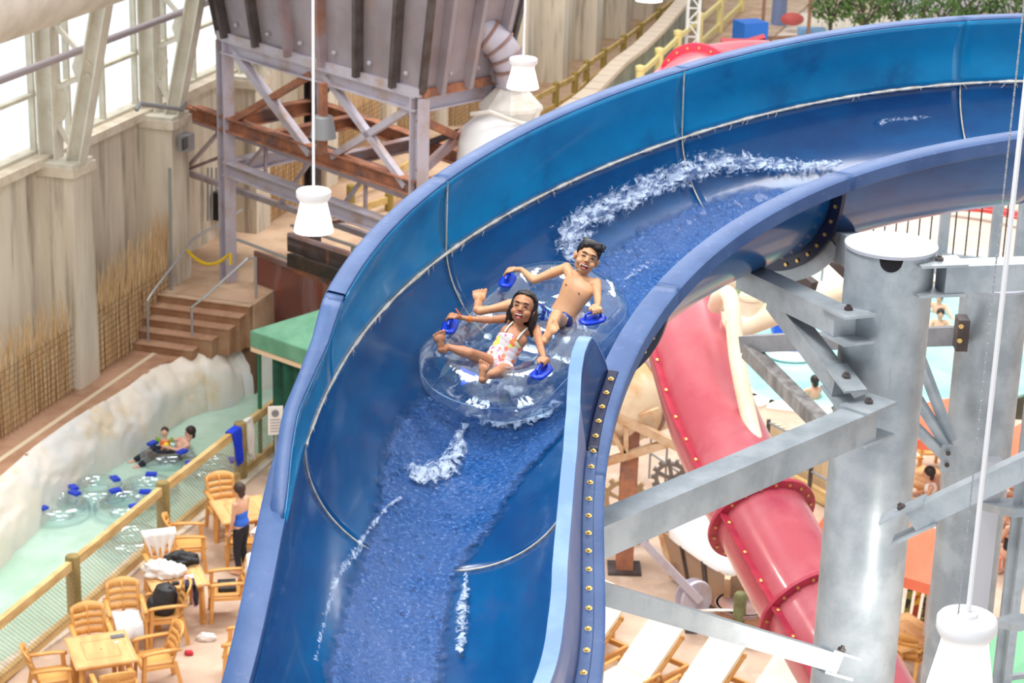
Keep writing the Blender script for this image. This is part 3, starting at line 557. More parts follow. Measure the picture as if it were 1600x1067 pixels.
# ------------------------------------------------------------------ rusted hopper tower
LA = G(357, 440, 1.65); zH = Hz(LA, 62); cA = np.array([*LA[:2], zH]); cB = G(656, 152, zH); cC = G(778, 127, zH); cD = cA+(cC-cB)*1.15; cC2 = cC
ZB = {'A': 1.65, 'B': 0., 'C': .1, 'D': 1.65}
hop = thing('hopper_tower', 'huge weathered steel hopper on a rusted braced frame behind the slide', 'hopper', LA)
CO = {'A': cA, 'B': cB, 'C': cC, 'D': cD}
def down(P, z): return np.array([P[0], P[1], z])
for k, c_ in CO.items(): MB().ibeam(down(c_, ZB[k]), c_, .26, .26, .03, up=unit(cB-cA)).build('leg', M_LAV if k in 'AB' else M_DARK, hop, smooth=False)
mid = (cA+cB)/2; midb = (cD+cC)/2
z1 = Hz(LA, 192); z2 = Hz(LA, 262)
for P, Q in ((cA, cB), (cB, cC), (cD, cC), (cA, cD)):
    MB().ibeam(P-[0, 0, .12], Q-[0, 0, .12], .24, .28, .03).build('beam', M_LAV, hop, smooth=False)
    ext = (cA-cB)*.17 if P is cA and Q is cB else 0
    MB().ibeam(down(P, z1)+ext, down(Q, z1), .22, .3, .03).build('beam', M_RUST2, hop, smooth=False)
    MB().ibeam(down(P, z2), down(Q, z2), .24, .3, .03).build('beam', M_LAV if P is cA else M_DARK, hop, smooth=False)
MB().ibeam(down((cA*.4+cB*.6), z1), down((cD*.4+cC*.6), z1), .2, .26, .03).build('beam', M_RUST, hop, smooth=False)
MB().ibeam(down((cA*.75+cB*.25), z1), down((cD*.75+cC*.25), z1), .2, .26, .03).build('beam', M_RUST2, hop, smooth=False)
# bracing drawn between picture positions in the frame's own faces
nAB = unit(np.cross(cB-cA, (0, 0, 1)))
def onAB(px, py, off=0.):
    r = ray(px, py); k = ((cA+nAB*off-EYE)@nAB)/(r@nAB); return EYE+r*k
for p, q, w_, m_ in [((368, 82), (487, 240), .16, M_LAV), ((487, 116), (362, 190), .13, M_RUST2), ((510, 120), (635, 290), .13, M_LAV), ((648, 165), (520, 244), .13, M_LAV), ((503, 128), (503, 240), .16, M_RUST)]:
    MB().beam(onAB(*p), onAB(*q), w_, w_, up=nAB).build('brace', m_, hop, smooth=False)
bk = (cC-cB); 
for p, q in [((430, 100), (372, 190)), ((545, 130), (470, 175)), ((520, 262), (600, 232))]:
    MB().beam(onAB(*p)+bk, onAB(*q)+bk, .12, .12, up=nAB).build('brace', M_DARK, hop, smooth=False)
MB().beam(cB-[0, 0, .4], down(cC, z1+.3), .14, .14).build('brace', M_RUST2, hop, smooth=False); MB().beam(cC-[0, 0, .4], down(cB, z1+.3), .14, .14).build('brace', M_RUST, hop, smooth=False)
# truss gallery carried in front
tp0, tp1 = onAB(345, 203, -.5), onAB(660, 316, -.5); bt0, bt1 = onAB(287, 268, -.5), onAB(660, 398, -.5)
gal = [M_LAV, M_RUST]
MB().beam(tp0-(tp1-tp0)*.15, tp1, .1, .1).build('truss_chord', M_LAV, hop, smooth=False); MB().beam(bt0, bt1, .11, .11).build('truss_chord', M_LAV, hop, smooth=False)
for p, q in [((345, 203), (290, 265)), ((418, 223), (362, 290)), ((486, 250), (438, 318)), ((568, 278), (522, 340))]: MB().beam(onAB(*p, -.5), onAB(*q, -.5), .07, .07, up=nAB).build('truss_brace', M_LAV, hop, smooth=False)
for p, q in [((415, 222), (415, 286)), ((571, 285), (571, 340)), ((290, 175), (290, 265)), ((571, 340), (500, 350)), ((290, 266), (345, 245))]: MB().beam(onAB(*p, -.5), onAB(*q, -.2), .06, .06, up=nAB).build('truss_brace', M_RUST, hop, smooth=False)
MB().beam(onAB(290, 172, -.2), onAB(655, 294, -.2), .2, .22).build('beam', M_RUST2, hop, smooth=False)
# hopper body
out = 1.0; Hh = 5.0; cen = (cA+cB+cC+cD)/4
def flare(P, k, h): v = unit((P-cen)*[1, 1, 0]); return P+v*k+np.array([0, 0, h])
btm = {k: flare(c_, .12, .1) for k, c_ in CO.items()}; tpp = {k: flare(c_, 1.3, Hh) for k, c_ in CO.items()}
for a, b, nr in (('A', 'B', 6), ('B', 'C', 3), ('C', 'D', 6), ('D', 'A', 4)):
    nn = unit(np.cross(tpp[a]-btm[a], btm[b]-btm[a])); nn = nn if nn@(btm[a]-cen) > 0 else -nn
    MB().plate([btm[a], btm[b], tpp[b], tpp[a]], -nn*.03).build('hopper_panel', M_HOP, hop, smooth=False)
    for i in range(nr):
        t = (i+.35)/nr if a == 'A' else (i+.5)/nr
        p = btm[a]+(btm[b]-btm[a])*t; q = tpp[a]+(tpp[b]-tpp[a])*t; MB().box((p+q)/2+nn*.1, (np.linalg.norm(q-p), .1, .2), (unit(q-p), unit(np.cross(nn, q-p)), nn)).build('hopper_rib', M_HOP if a == 'B' else (M_RUST if (a != 'A' or i in (2, 3)) else M_DARK), hop, smooth=False)
        MB().ball(p+nn*.06+unit(btm[b]-btm[a])*.3+[0, 0, .3], .05, 8).build('lug', M_LAV, hop)
    MB().beam(btm[a], btm[b], .16, .16).build('hopper_edge', M_LAV if a == 'A' else M_RUST2, hop, smooth=False)
for k in 'ABCD': MB().beam(btm[k], tpp[k], .12, .12).build('hopper_edge', M_DARK, hop, smooth=False)
# pale pipe leaving the hopper, hood and dome
eb = thing('vent_pipe', 'pale ribbed elbow pipe coming out of the hopper side', 'pipe', G(800, 120, zH))
Pe = [at_dist(*q, cC[1]-.6) for q in [(725, 36), (745, 45), (763, 55), (780, 70), (792, 88), (799, 108), (803, 135)]]
mb = MB(); mb.tube(Pe, .30, 20); mb.build('pipe', M_LAV, eb)
for i in (2, 3, 4, 5): t = unit(Pe[i+1]-Pe[i-1]); MB().lathe([(.30, -.03), (.335, -.02), (.335, .02), (.30, .03)], Pe[i], t, 20).build('band', M_RUST, eb)
hd = thing('extractor_hood', 'pale octagonal metal hood below the elbow pipe and behind the second pendant lamp', 'hood', at_dist(799, 168, cC[1]-.6))
c0 = at_dist(799, 130, cC[1]-.6); pz = 1/75.
M_PALE = mat('pale_tank_paint', (226, 222, 216), .5, col2=(206, 196, 182), scale=2); M_WHT = mat('white_gelcoat', (240, 240, 240), .35)
MB().lathe([(.2, .25), (.2, 0), (.58, -.40), (.60, -.46), (.5, -.62), (.12, -.64)], c0, (0, 0, 1), 8).build('hood', M_PALE, hd, ang=15)
MB().lathe([(.26, .2), (.26, -.02), (.3, -.05)], c0, (0, 0, 1), 16).build('collar', M_LAV, hd)
dm = thing('white_dome_tank', 'white dome-topped tank behind the slide rim under the pale hood', 'tank', at_dist(780, 240, cC[1]-.8)-[0, 0, 4])
c1 = at_dist(783, 182, cC[1]-.8)
MB().lathe([(.02, .12), (.25, .08), (.5, -.03), (.68, -.2), (.78, -.45), (.8, -.75), (.8, -1.4)], c1, (0, 0, 1), 32).build('dome', M_WHT, dm)
MB().lathe([(.84, -1.4), (.84, -4.2)], c1, (0, 0, 1), 12).build('stand', M_RUST2, dm)
mb = MB(); mb.tube([c1+[-.55, -.3, .1], c1+[-.2, -.5, .2], c1+[.2, -.5, .05], c1+[.6, -.3, -.1], c1+[.7, -.2, .2]], .04, 8); mb.build('pipe_fitting', M_PALE, dm)
# grey cone lamp on brown post
gl = thing('grey_shade_lamp', 'grey cone-shaped shade on a brown post in front of the braced frame', 'lamp', onAB(505, 240, .3))
MB().lathe([(.16, .42), (.19, .4), (.25, 0), (.22, 0)], onAB(505, 215, .4), (0, 0, 1), 20).build('shade', M_GREYP, gl); MB().beam(onAB(505, 130, .4), onAB(505, 240, .4), .12, .12).build('post', M_RUST2, gl)
# machinery and railings low in the frame
mach = thing('rusted_machine_frame', 'low rusted frame with plates and bars behind the first pendant lamp', 'machine', G(520, 430, 1.2))
for (p, q, w_, m_) in [((452, 372), (600, 420), .22, M_RUST), ((452, 380), (600, 430), .3, M_DARK), ((460, 420), (570, 462), .1, M_RUST2), ((515, 390), (515, 450), .1, M_RUST2)]:
    MB().beam(onAB(*p, .6), onAB(*q, .6), .1, w_, up=(0, 0, 1)).build('bar', m_, mach, smooth=False)
MB().plate([onAB(455, 395, .7), onAB(610, 445, .7), onAB(610, 462, .7), onAB(455, 415, .7)], nAB*.1).build('plate', mat('sooty_plate', (46, 38, 32), .8, col2=(70, 52, 40), scale=3), mach, smooth=False)
mb = MB()
for y0 in (352, 388, 408): mb.tube([onAB(455, y0, .1), onAB(600, y0+48, .1)], .035, 8)
for x0 in (461, 551): mb.tube([onAB(x0, 352+(x0-455)*.33, .1), onAB(x0, 418+(x0-455)*.33, .1)], .035, 8)
tag(mb.build('pipe_railing', M_RAIL), 'grey three-bar pipe railing behind the first pendant lamp', 'railing')
# rusted curved chute
ct = thing('curved_chute', 'rusted curved steel plate standing beside the steps', 'steel chute', G(460, 500, 1.2))
t0, t1 = G(399, 395, 2.3), G(560, 455, 2.3); b0, b1 = G(386, 498, .85), G(560, 542, .85)
rows = []
for i in range(25):
    u = i/24.; A_ = t0+(t1-t0)*u; B_ = b0+(b1-b0)*u; r_ = []
    for j in range(17):
        v = j/16.; P = A_+(B_-A_)*v; s_ = 1-math.cos(v*PI/2); P = np.array([A_[0]+(B_[0]-A_[0])*s_, A_[1]+(B_[1]-A_[1])*s_, A_[2]+(B_[2]-A_[2])*math.sin(v*PI/2)]); r_.append(P)
    rows.append(r_)
o = MB().grid(rows).build('curved_plate', mat('orange_rust_plate', (138, 92, 84), .38, .35, col2=(176, 92, 56), scale=1.6, stretch=(1, 1, .35), lo=.5, hi=.68, col3=(176, 156, 168), scale3=1.1, stretch3=(1.5, 1.5, .2), lo3=.52, hi3=.7), ct, fix=False); solid(o, .05, 0)
MB().plate([b0+[0, .1, -.02], b1+[0, .1, -.02], b1+[0, .1, -.12], b0+[0, .1, -.12]], (0, .1, 0)).build('side_plate', M_RUST2, ct, smooth=False)
MB().beam(t0, t1, .08, .1).build('top_edge', M_RUST, ct, smooth=False)
# ------------------------------------------------------------------ far fences and the curved retaining wall
def far_fence(pix, z, label):
    e_ = thing('timber_fence', label, 'fence', G(*pix[0], z+1.1)-[0, 0, 1.1], 'timber fences of the far walkway'); P = [G(*q, z+1.1) for q in pix]
    for p in P: MB().lathe([(.1, -1.1), (.1, -.03), (.07, 0)], p, n=12).build('post', mat('olive_post', (150, 128, 62), .8), e_)
    for a, b in zip(P[:-1], P[1:]):
        for dz in (.18, .75): MB().beam(a-[0, 0, dz], b-[0, 0, dz], .07, .16).build('rail', mat('yellow_pine', (220, 190, 124), .7, col2=(190, 156, 96), scale=3), e_, smooth=False)
far_fence([(548, 288), (612, 262), (680, 218), (716, 205), (790, 166)], 1.0, 'yellow timber fence seen through the hopper frame')
far_fence([(500, 325), (549, 318), (608, 300), (660, 268)], 1.0, 'timber fence low in the hopper frame beside the front leg')
far_fence([(812, 158), (869, 128), (899, 112), (917, 94), (944, 75), (975, 54), (1000, 35), (1030, 12), (1056, -8), (1085, -30)], .1, 'long timber fence along the far walkway above the slide rim')
cp = [(850, 200), (885, 172), (905, 158), (925, 142), (945, 121), (968, 98), (1000, 74), (1030, 45), (1052, 20), (1075, -8), (1100, -40)]
rw = thing('retaining_wall', 'curved grey concrete retaining wall with pale stone coping at the far right of the walkway', 'wall', G(930, 140, 0)); P = [G(*q, 1.5) for q in cp]
mb = MB(); rows = []
for p in P: rows.append([down(p, -1.1), p-[0, 0, .1], p+np.array([-.3, .1, -.1]), down(p, -1.1)+[-.3, .1, 0]])
mb.grid(rows); mb.build('wall_face', mat('green_grey_concrete', (176, 180, 168), .85, col2=(150, 156, 142), scale=1.2, col3=(128, 130, 116), scale3=2, stretch3=(1, 1, .3), lo3=.52, hi3=.72), rw, smooth=False, fix=False)
for a, b in zip(P[:-1], P[1:]):
    L = np.linalg.norm(b-a); n = max(1, int(L/.75))
    for i in range(n): MB().beam(a+(b-a)*(i+.04)/n, a+(b-a)*(i+.94)/n, .5, .14).build('coping_stone', mat('coping', (214, 196, 176), .8), rw, smooth=False)
# ------------------------------------------------------------------ green cabana and sign
cab = thing('green_cabana', 'green canvas cabana with cream trim and dark curtains beside the river', 'cabana', G(404, 700, 0))
pA = G(407, 722, 0); hT = Hz(pA, 540); EA = np.array([pA[0], pA[1], hT]); M_GRN = mat('green_canvas', (96, 150, 120), .8, col2=(116, 168, 138), scale=2); M_GRN2 = mat('dark_green_canvas', (22, 70, 52), .85, col2=(34, 92, 70), scale=2)
cu = unit(G(500, 575, hT)-G(400, 540, hT)); cv = unit(np.array([-cu[1], cu[0], 0])); S_ = 3.0
E0 = EA-cu*.1-cv*.1; E1 = E0+cu*S_; E2 = E1+cv*S_; E3 = E0+cv*S_; PK = (E0+E2)/2+[0, 0, .95]
o = MB().add([E0+[0, 0, .28], E1+[0, 0, .28], E2+[0, 0, .28], E3+[0, 0, .28], PK], [(0, 1, 4), (1, 2, 4), (2, 3, 4), (3, 0, 4)]).build('canopy', M_GRN, cab, smooth=False); solid(o, .02, 0)
for a, b in ((E0, E1), (E1, E2), (E2, E3), (E3, E0)):
    MB().plate([a+[0, 0, .28], b+[0, 0, .28], b-[0, 0, .02], a-[0, 0, .02]], unit(np.cross(b-a, (0, 0, 1)))*.02).build('valance', M_GRN, cab, smooth=False)
    MB().beam(a-[0, 0, .05], b-[0, 0, .05], .04, .1).build('trim', mat('peach_trim', (232, 204, 168), .8), cab, smooth=False)
for p in (E0+cu*.1+cv*.1, E1-cu*.1+cv*.1, E3+cu*.1-cv*.1, E2-cu*.1-cv*.1): MB().tube([down(p, 0), down(p, hT)], .04, 10).build('pole', mat('green_pole', (24, 100, 66), .5), cab)
def curtain(a, b, name='curtain'):
    rows = []; n = 50; nn = unit(np.cross(b-a, (0, 0, 1)))
    for i in range(n+1):
        u = i/n; rows.append([down(a+(b-a)*u+nn*(.07*math.sin(i*1.15)*(1-.3*z)), hT*(1-z)+.03) for z in np.linspace(0, 1, 6)])
    solid(MB().grid(rows).build(name, M_GRN2, cab, ang=80, fix=False), .012, 0)
curtain(E0+cu*.45+cv*.12, E1+cv*.12); curtain(E3+cu*.3-cv*.2, E2-cv*.2)
sg = thing('notice_sign', 'white notice board on a metal post in front of the dark cabana curtain', 'sign', G(432, 760, 0))
pS = G(432, 765, 0); zs = Hz(pS, 677); hb = Hz(pS, 633)-zs; M_SIGN = mat('sign_white', (232, 230, 224), .5)
MB().beam(pS, down(pS, zs+hb*.5), .05, .05).build('post', M_GREYP, sg, smooth=False); MB().box(down(pS, zs+hb/2)-np.array([0, .05, 0]), (.27, .025, hb), ((.97, .2, 0), (-.2, .97, 0), (0, 0, 1))).build('board', M_SIGN, sg, smooth=False)
sA = np.array([.97, .2, 0]); fc = down(pS, zs+hb/2)-np.array([0, .07, 0])
MB().lathe([(.065, 0), (.065, .012)], fc+[-.0, -.005, hb*.27], (.2, -.97, 0), 16).build('symbol', mat('sign_grey', (120, 124, 130), .6), sg)
for i in range(5): MB().box(fc+[0, -.004, .02-i*.055], (.19, .004, .014), (sA, (-.2, .97, 0), (0, 0, 1))).build('text_line', mat('sign_text', (150, 140, 140), .6), sg, smooth=False)
# ------------------------------------------------------------------ cafe tables and chairs
M_RESIN = mat('honey_resin', (220, 164, 92), .45, col2=(206, 146, 76), scale=3, col3=(230, 182, 116), scale3=6, lo3=.55, hi3=.7); M_TOP = mat('oak_tabletop', (224, 178, 120), .45, col2=(208, 160, 104), scale=8, stretch=(1, .2, 1), lo=.45, hi=.6)
def make_chair():
    r = thing('cafe_armchair', 'x', 'chair', (0, 0, 0), 'honey coloured cafe chairs on the river deck'); q = lambda n, mb, **k: mb.build(n, M_RESIN, r, **k)
    # local: sitter faces +x; seat top .44
    mb = MB(); rows = []
    for i in range(11):
        x = -.24+.5*i/10; rows.append([np.array([x, y, .44-.018*math.cos(y*6)*(1-abs(x)*2)+(.0 if i < 9 else -.015*(i-8))]) for y in np.linspace(-.24-.0*i, .24, 11)])
    mb.grid(rows); solid(q('seat', mb, fix=False), .035, -1)
    def back(y, z): return np.array([-.26-.16*((z-.44)/.5)+.06*((y/.26)**2), y*(1+.06*(z-.44)), z])
    mb = MB(); zb = [(.50, .605), (.62, .705), (.72, .805), (.82, .965)]
    for z0, z1 in zb:
        rows = [[back(y, z0), back(y, z1-(.06*(y/.26)**2 if z1 > .9 else 0))] for y in np.linspace(-.25, .25, 13)]; g = MB().grid(rows)
        mb.add(g.v, g.f)
    for y0, y1 in ((-.25, -.20), (.20, .25), (-.02, .02)):
        rows = [[back(y0, z), back(y1, z)] for z in np.linspace(.44, .9, 8)]; g = MB().grid(rows); mb.add(g.v, g.f)
    solid(q('backrest', mb, fix=False), .03, 0)
    for s in (-1, 1):
        mb = MB(); mb.beam((.24, s*.27, .0), (.2, s*.26, .64), .05, .055); q('leg', mb, smooth=False)
        mb = MB(); mb.beam((-.34, s*.25, .0), (-.25, s*.24, .46), .05, .06); q('leg', mb, smooth=False)
        mb = MB(); mb.grid([[np.array([x, s*(.27-.035)+0, z]), np.array([x, s*(.27+.035), z])] for x, z in ((-.33, .67), (-.15, .675), (.05, .67), (.2, .655), (.26, .63))]); solid(q('armrest', mb, fix=False), .03, 0)
        mb = MB(); mb.beam((-.26, s*.25, .41), (.22, s*.26, .41), .03, .05); q('seat_rail', mb, smooth=False)
    return r
def make_table():
    r = thing('cafe_table', 'x', 'table', (0, 0, 0), 'square cafe tables on the river deck')
    mb = MB(); mb.box((0, 0, .715), (.9, 1.0, .03)); mb.build('tabletop', M_TOP, r, smooth=False)
    mb = MB()
    for sx_, sy_ in ((.86, .96), (.5, .56)):
        for s in (-1, 1): mb.box((0, s*sy_/2, .7305), (sx_, .012, .003)); mb.box((s*sx_/2, 0, .7305), (.012, sy_, .003))
    mb.box((0, 0, .731), (.035, .035, .004)); mb.build('inlay', mat('inlay_brown', (186, 138, 88), .6), r, smooth=False)
    for sx_ in (-1, 1):
        for sy_ in (-1, 1): MB().beam((sx_*.36, sy_*.38, 0), (sx_*.33, sy_*.35, .7), .07, .07).build('leg', M_RESIN, r, smooth=False)
    MB().box((0, 0, .66), (.74, .8, .08)).build('apron', M_RESIN, r, smooth=False); return r
TR = math.radians(21.5); tu = np.array([math.cos(TR), math.sin(TR), 0]); tv = np.array([-tu[1], tu[0], 0])
T1 = np.array([-5.82, 27.61, 0]); T2 = np.array([-5.16, 30.15, 0]); T3 = np.array([-4.43, 32.72, 0])
tb = make_table(); ut = [False]
for p, l in ((T1, 'square cafe table with a grey phone on it, nearest in the bottom left'), (T2, 'square cafe table piled with a white towel and a black bag'), (T3, 'square cafe table behind the woman in the blue swimsuit')): place_copy(tb, ut, p, TR, l)
ch = make_chair(); uc = [False]
def pc(p, ang, l): return place_copy(ch, uc, (p[0], p[1], 0), math.radians(ang), l)
gs = lambda x, y: G(x, y, .44)
pc(T1+tv*.72, 21.5-90, 'empty cafe chair at the river end of the nearest table')
pc(T1+tu*.78+tv*.02, 203, 'empty cafe chair at the right of the nearest table, facing left')
pc(T1-tu*.72-tv*.05, 21.5, 'cafe chair at the left of the nearest table, cut by the picture bottom')
pc(T1-tv*.80+tu*.02, 111.5, 'cafe chair seen from behind at the bottom edge of the picture')
cT = gs(197, 968); pc(cT, -72, 'cafe chair with a folded white towel on its seat')
cB_ = gs(256, 958); pc(cB_, 195, 'cafe chair with a black backpack and dark strap, facing left')
pc(T2+tv*.74, 21.5-90, 'cafe chair draped with a white towel at the far side of the piled table')
pc(gs(296, 848), 12, 'cafe chair in side view facing right, left of the blue swimsuit woman')
pc(T3+tv*.76-tu*.1, -65, 'cafe chair at the far end of the third table under the hanging blue shirt')
cR_ = gs(352, 922); pc(cR_, 190, 'cafe chair by the slide with a black bag on its seat and white towel behind')
pc(gs(378, 842), 185, 'cafe chair partly hidden behind the woman in the blue swimsuit')
pc(gs(378, 1015), 180, 'cafe chair almost hidden behind the blue slide rim at the bottom')
# things on the furniture
def blob(name, c, r, mat_, label, cat, seed=0, amp=.35, n=28, flat=True):
    mb = MB().ball((0, 0, 0), 1, n); vs = []
    for v in mb.v:
        v = Vector(v); k = 1+amp*mnoise.fractal(v*1.6+Vector((seed*7.1, 0, 0)), .7, 2, 4); x = np.array(v)*np.array(r)*k
        if flat: x[2] = max(x[2], -r[2]*.55)
        vs.append(np.array(c)+x+[0, 0, r[2]*.55 if flat else 0])
    m2 = MB(); m2.v = [tuple(map(float, v)) for v in vs]; m2.f = mb.f; return tag(m2.build(name, mat_, ang=80), label, cat)
M_TOW = mat('white_terry', (242, 238, 232), .95, col2=(226, 218, 214), scale=6, bump=.3, bscale=50); M_BLK = mat('black_nylon', (30, 30, 34), .6, col2=(48, 48, 52), scale=6); M_PHN = mat('phone_grey', (110, 112, 124), .3)
z_ = .735
blob('towel', T2-tu*.2+tv*.02+[0, 0, z_], (.24, .20, .15), M_TOW, 'white towel heaped on the second cafe table', 'towel', 1, .5, 36)
blob('shoulder_bag', T2+tu*.18+tv*.33+[0, 0, z_], (.24, .14, .13), M_BLK, 'black bag slumped on the far edge of the second table', 'bag', 2, .5, 32)
blob('towel', T2+tu*.03-tv*.05+[0, 0, z_], (.15, .14, .12), M_TOW, 'small white bundle beside the heaped towel on the second table', 'towel', 4, .4)
tag(MB().box(T2-tu*.06-tv*.36+[0, 0, z_+.02], (.11, .07, .035), (tu, tv, (0, 0, 1))).build('wallet', M_BLK, smooth=False), 'small black wallet on the near edge of the second table', 'wallet')
tag(MB().box(T1+tu*.30+tv*.3+[0, 0, z_+.008], (.2, .09, .014), (tu, tv, (0, 0, 1))).build('phone', M_PHN, smooth=False), 'grey phone lying on the nearest cafe table', 'phone')
tag(MB().lathe([(.03, 0), (.03, .012), (.02, .014)], T1+tu*.25+tv*.12+[0, 0, z_-.003], n=12).build('bottle_cap', M_TOW), 'small white bottle cap on the nearest cafe table', 'bottle cap')
# folded towel on chair
a_ = math.radians(-72); fu = np.array([math.cos(a_), math.sin(a_), 0]); fv = np.array([-fu[1], fu[0], 0])
rows = [[np.array([cT[0], cT[1], 0])+fu*x+fv*y+[0, 0, .475+.012*math.sin(x*30)+.01*math.sin(y*25)-(.0 if x < .28 else (x-.28)*2.2)] for y in np.linspace(-.2, .22, 14)] for x in np.linspace(-.16, .36, 16)]
o = MB().grid(rows).build('folded_towel', mat('striped_towel', (238, 234, 230), .9, col2=(206, 204, 206), scale=5), fix=False); solid(o, .03, -1); tag(o, 'folded white towel on the seat of a cafe chair', 'towel')
# backpack
bp = thing('backpack', 'black backpack propped on the seat of the left-facing cafe chair', 'backpack', (cB_[0], cB_[1], .46)); a_ = math.radians(195); fu = np.array([math.cos(a_), math.sin(a_), 0]); fv = np.array([-fu[1], fu[0], 0]); b0_ = np.array([cB_[0], cB_[1], .46])+fu*.02
MB().lathe([(.02, 0), (.17, .01), (.19, .08), (.185, .3), (.15, .42), (.07, .47), (.01, .48)], b0_, (fu*.0+np.array([0, 0, 1])-fu*.15), 24).build('pack_body', M_BLK, bp)
MB().ball(b0_+fu*.15+[0, 0, .15], (.09, .13, .13), 14, (fu, fv, (0, 0, 1))).build('front_pocket', M_BLK, bp)
for s in (-1, 1): MB().tube([b0_+fv*s*.08+[0, 0, .46]-fu*.1, b0_+fv*s*.1-fu*.22+[0, 0, .34], b0_+fv*s*.09-fu*.2+[0, 0, .1]], .015, 6).build('strap', M_BLK, bp)
a_ = np.array([cB_[0], cB_[1], 0])-fu*.42+[0, 0, .93]; cloth('hanging_clothing', a_-[0, 0, .02], fv, .24, .34, (44, 44, 60), 'dark garment hung over the back of the backpack chair', 3, -fu, .12)
cloth('hanging_towel', a_-fv*.2-[0, 0, .02], fv, .14, .46, (214, 196, 232), 'pale lilac towel hanging from the backpack chair', 4, -fu, .1)
a7 = math.radians(-68.5); f7 = np.array([math.cos(a7), math.sin(a7), 0]); p7 = T2+tv*.74; cloth('chair_towel', p7-f7*.39+[0, 0, .965], np.array([-f7[1], f7[0], 0]), .56, .46, (240, 238, 234), 'white towel with a dark stripe over the chair behind the piled table', 6, f7, .25)
a8 = math.radians(190); f8 = np.array([math.cos(a8), math.sin(a8), 0]); p8 = np.array([cR_[0], cR_[1], 0]); cloth('chair_towel', p8-f8*.42+[0, 0, .95], np.array([-f8[1], f8[0], 0]), .5, .55, (240, 240, 240), 'white towel over the back of the chair beside the slide rim', 8, f8, .3)
tag(MB().box(p8+[0.02, .05, .49], (.28, .34, .08), (f8, np.cross((0, 0, 1), f8), (0, 0, 1))).build('handbag', M_BLK, smooth=False), 'flat black and grey bag on the chair seat beside the slide rim', 'bag')
blob('shoe', G(322, 1000, .0), (.15, .07, .08), M_TOW, 'pair of white shoes on the deck right of the backpack chair', 'shoes', 6, .3)
blob('sandal', G(295, 1023, 0), (.07, .05, .05), mat('red_cloth', (190, 30, 50), .6), 'small red sandal on the deck behind a cafe chair', 'sandal', 3, .2)
# ------------------------------------------------------------------ pendant lamps
M_LW = mat('lamp_white', (222, 222, 224), .4); M_LG = mat('lamp_glow', (255, 250, 236), .5, emit=3.2)
def pendant(px, py_top, py_bot, D, wpx, label, power):
    c_ = Dp(px, py_top, D); h = Hz(c_, py_top)-Hz(c_, py_bot); wm = wpx*D/FPX; R_ = wm/2
    r = thing('pendant_lamp', label, 'pendant lamp', c_-[0, 0, h], 'white high-bay pendant lamps')
    MB().tube([c_, c_+[0, 0, 9.0]], R_*.075, 8).build('rod', M_LW, r); MB().lathe([(R_*.3, .0), (R_*.28, R_*.15), (R_*.1, R_*.18)], c_-[0, 0, .01], n=16).build('rod_mount', M_LW, r)
    MB().lathe([(.02, 0), (R_*.82, -.01*h), (R_*.88, -.04*h), (R_*.88, -.16*h), (R_*.8, -.22*h), (R_*.7, -.28*h), (R_*.02, -.285*h)], c_, n=36).build('ballast_cap', M_LW, r)
    MB().lathe([(R_*.68, -.285*h), (R_*.70, -.36*h), (R_*.82, -.6*h), (R_*.97, -.9*h), (R_, -.98*h), (R_*.96, -.98*h), (R_*.66, -.30*h)], c_, n=40, caps=False).build('glowing_shade', M_LG, r)
    l = bpy.data.lights.new('lamp_bulb', 'POINT'); l.energy = power; l.shadow_soft_size = R_*.6; l.color = (1, .94, .84); lo = bpy.data.objects.new('lamp_bulb', l); C.objects.link(lo); lo.parent = r; lo.location = (0, 0, -.05)
pendant(490, 296, 362, 21.5, 62, 'white pendant lamp hanging left of the slide in front of the rusted frame', 150)
pendant(818, 90, 138, 27, 50, 'white pendant lamp hanging in front of the pale hood, top centre', 150)
pendant(1512, 962, 1085, 12.6, 104, 'big white pendant lamp close by at the bottom right, with a chain beside its rod', 100)
pendant(1016, -40, 2, 29, 42, 'white pendant lamp just cut off by the top edge of the picture', 120)
mb = MB(); c_ = Dp(1512, 962, 12.6); 
for k in range(150): mb.box(c_+[-.055+.0, 0, .02+k*.028], (.008, .003 if k % 2 else .010, .024))
tag(mb.build('lamp_chain', M_GREYP, smooth=False), 'thin metal safety chain beside the rod of the near pendant lamp', 'chain')
# ------------------------------------------------------------------ galvanized pillars and arms
def pillar(px, py, D, dia, label):
    c_ = Dp(px, py, D); R_ = dia/2; r = thing('steel_pillar', label, 'pillar', (c_[0], c_[1], 0), 'round galvanized pillars carrying the slide')
    MB().lathe([(R_, 0), (R_, c_[2]-.02)], (c_[0], c_[1], 0), n=64).build('shaft', M_GALV, r)
    MB().lathe([(R_+.012, c_[2]-.02), (R_+.012, c_[2])], (c_[0], c_[1], 0), n=64).build('cap_plate', mat('cap_plate', (178, 180, 190), .5, .2), r, ang=30)
    MB().lathe([(R_+.15, 0), (R_+.15, .04)], (c_[0], c_[1], 0), n=32).build('base_plate', M_GALV, r)
    return c_, R_, r
c1_, R1_, pl1 = pillar(1393, 381, 13.3, .545, 'tall round galvanized pillar with a flat cap and dark hole, nearest right of the slide')
c2_, R2_, pl2 = pillar(1556, 441, 17.6, .545, 'second round galvanized pillar behind and right of the capped one')
fw = unit(-c1_*[1, 1, 0]); sd = np.array([-fw[1], fw[0], 0]); hc = c1_+fw*(R1_)-[0, 0, .03]; ang0 = math.atan2(fw[1], fw[0])
pv = []; n_ = 18
for i in range(n_+1):
    a = PI*i/n_; dx = .072*math.cos(a); dz = -.075*math.sin(a); th = ang0+.03+dx/R1_; pv.append(np.array([c1_[0]+(R1_+.002)*math.cos(th), c1_[1]+(R1_+.002)*math.sin(th), c1_[2]-.022+dz]))
rows = []
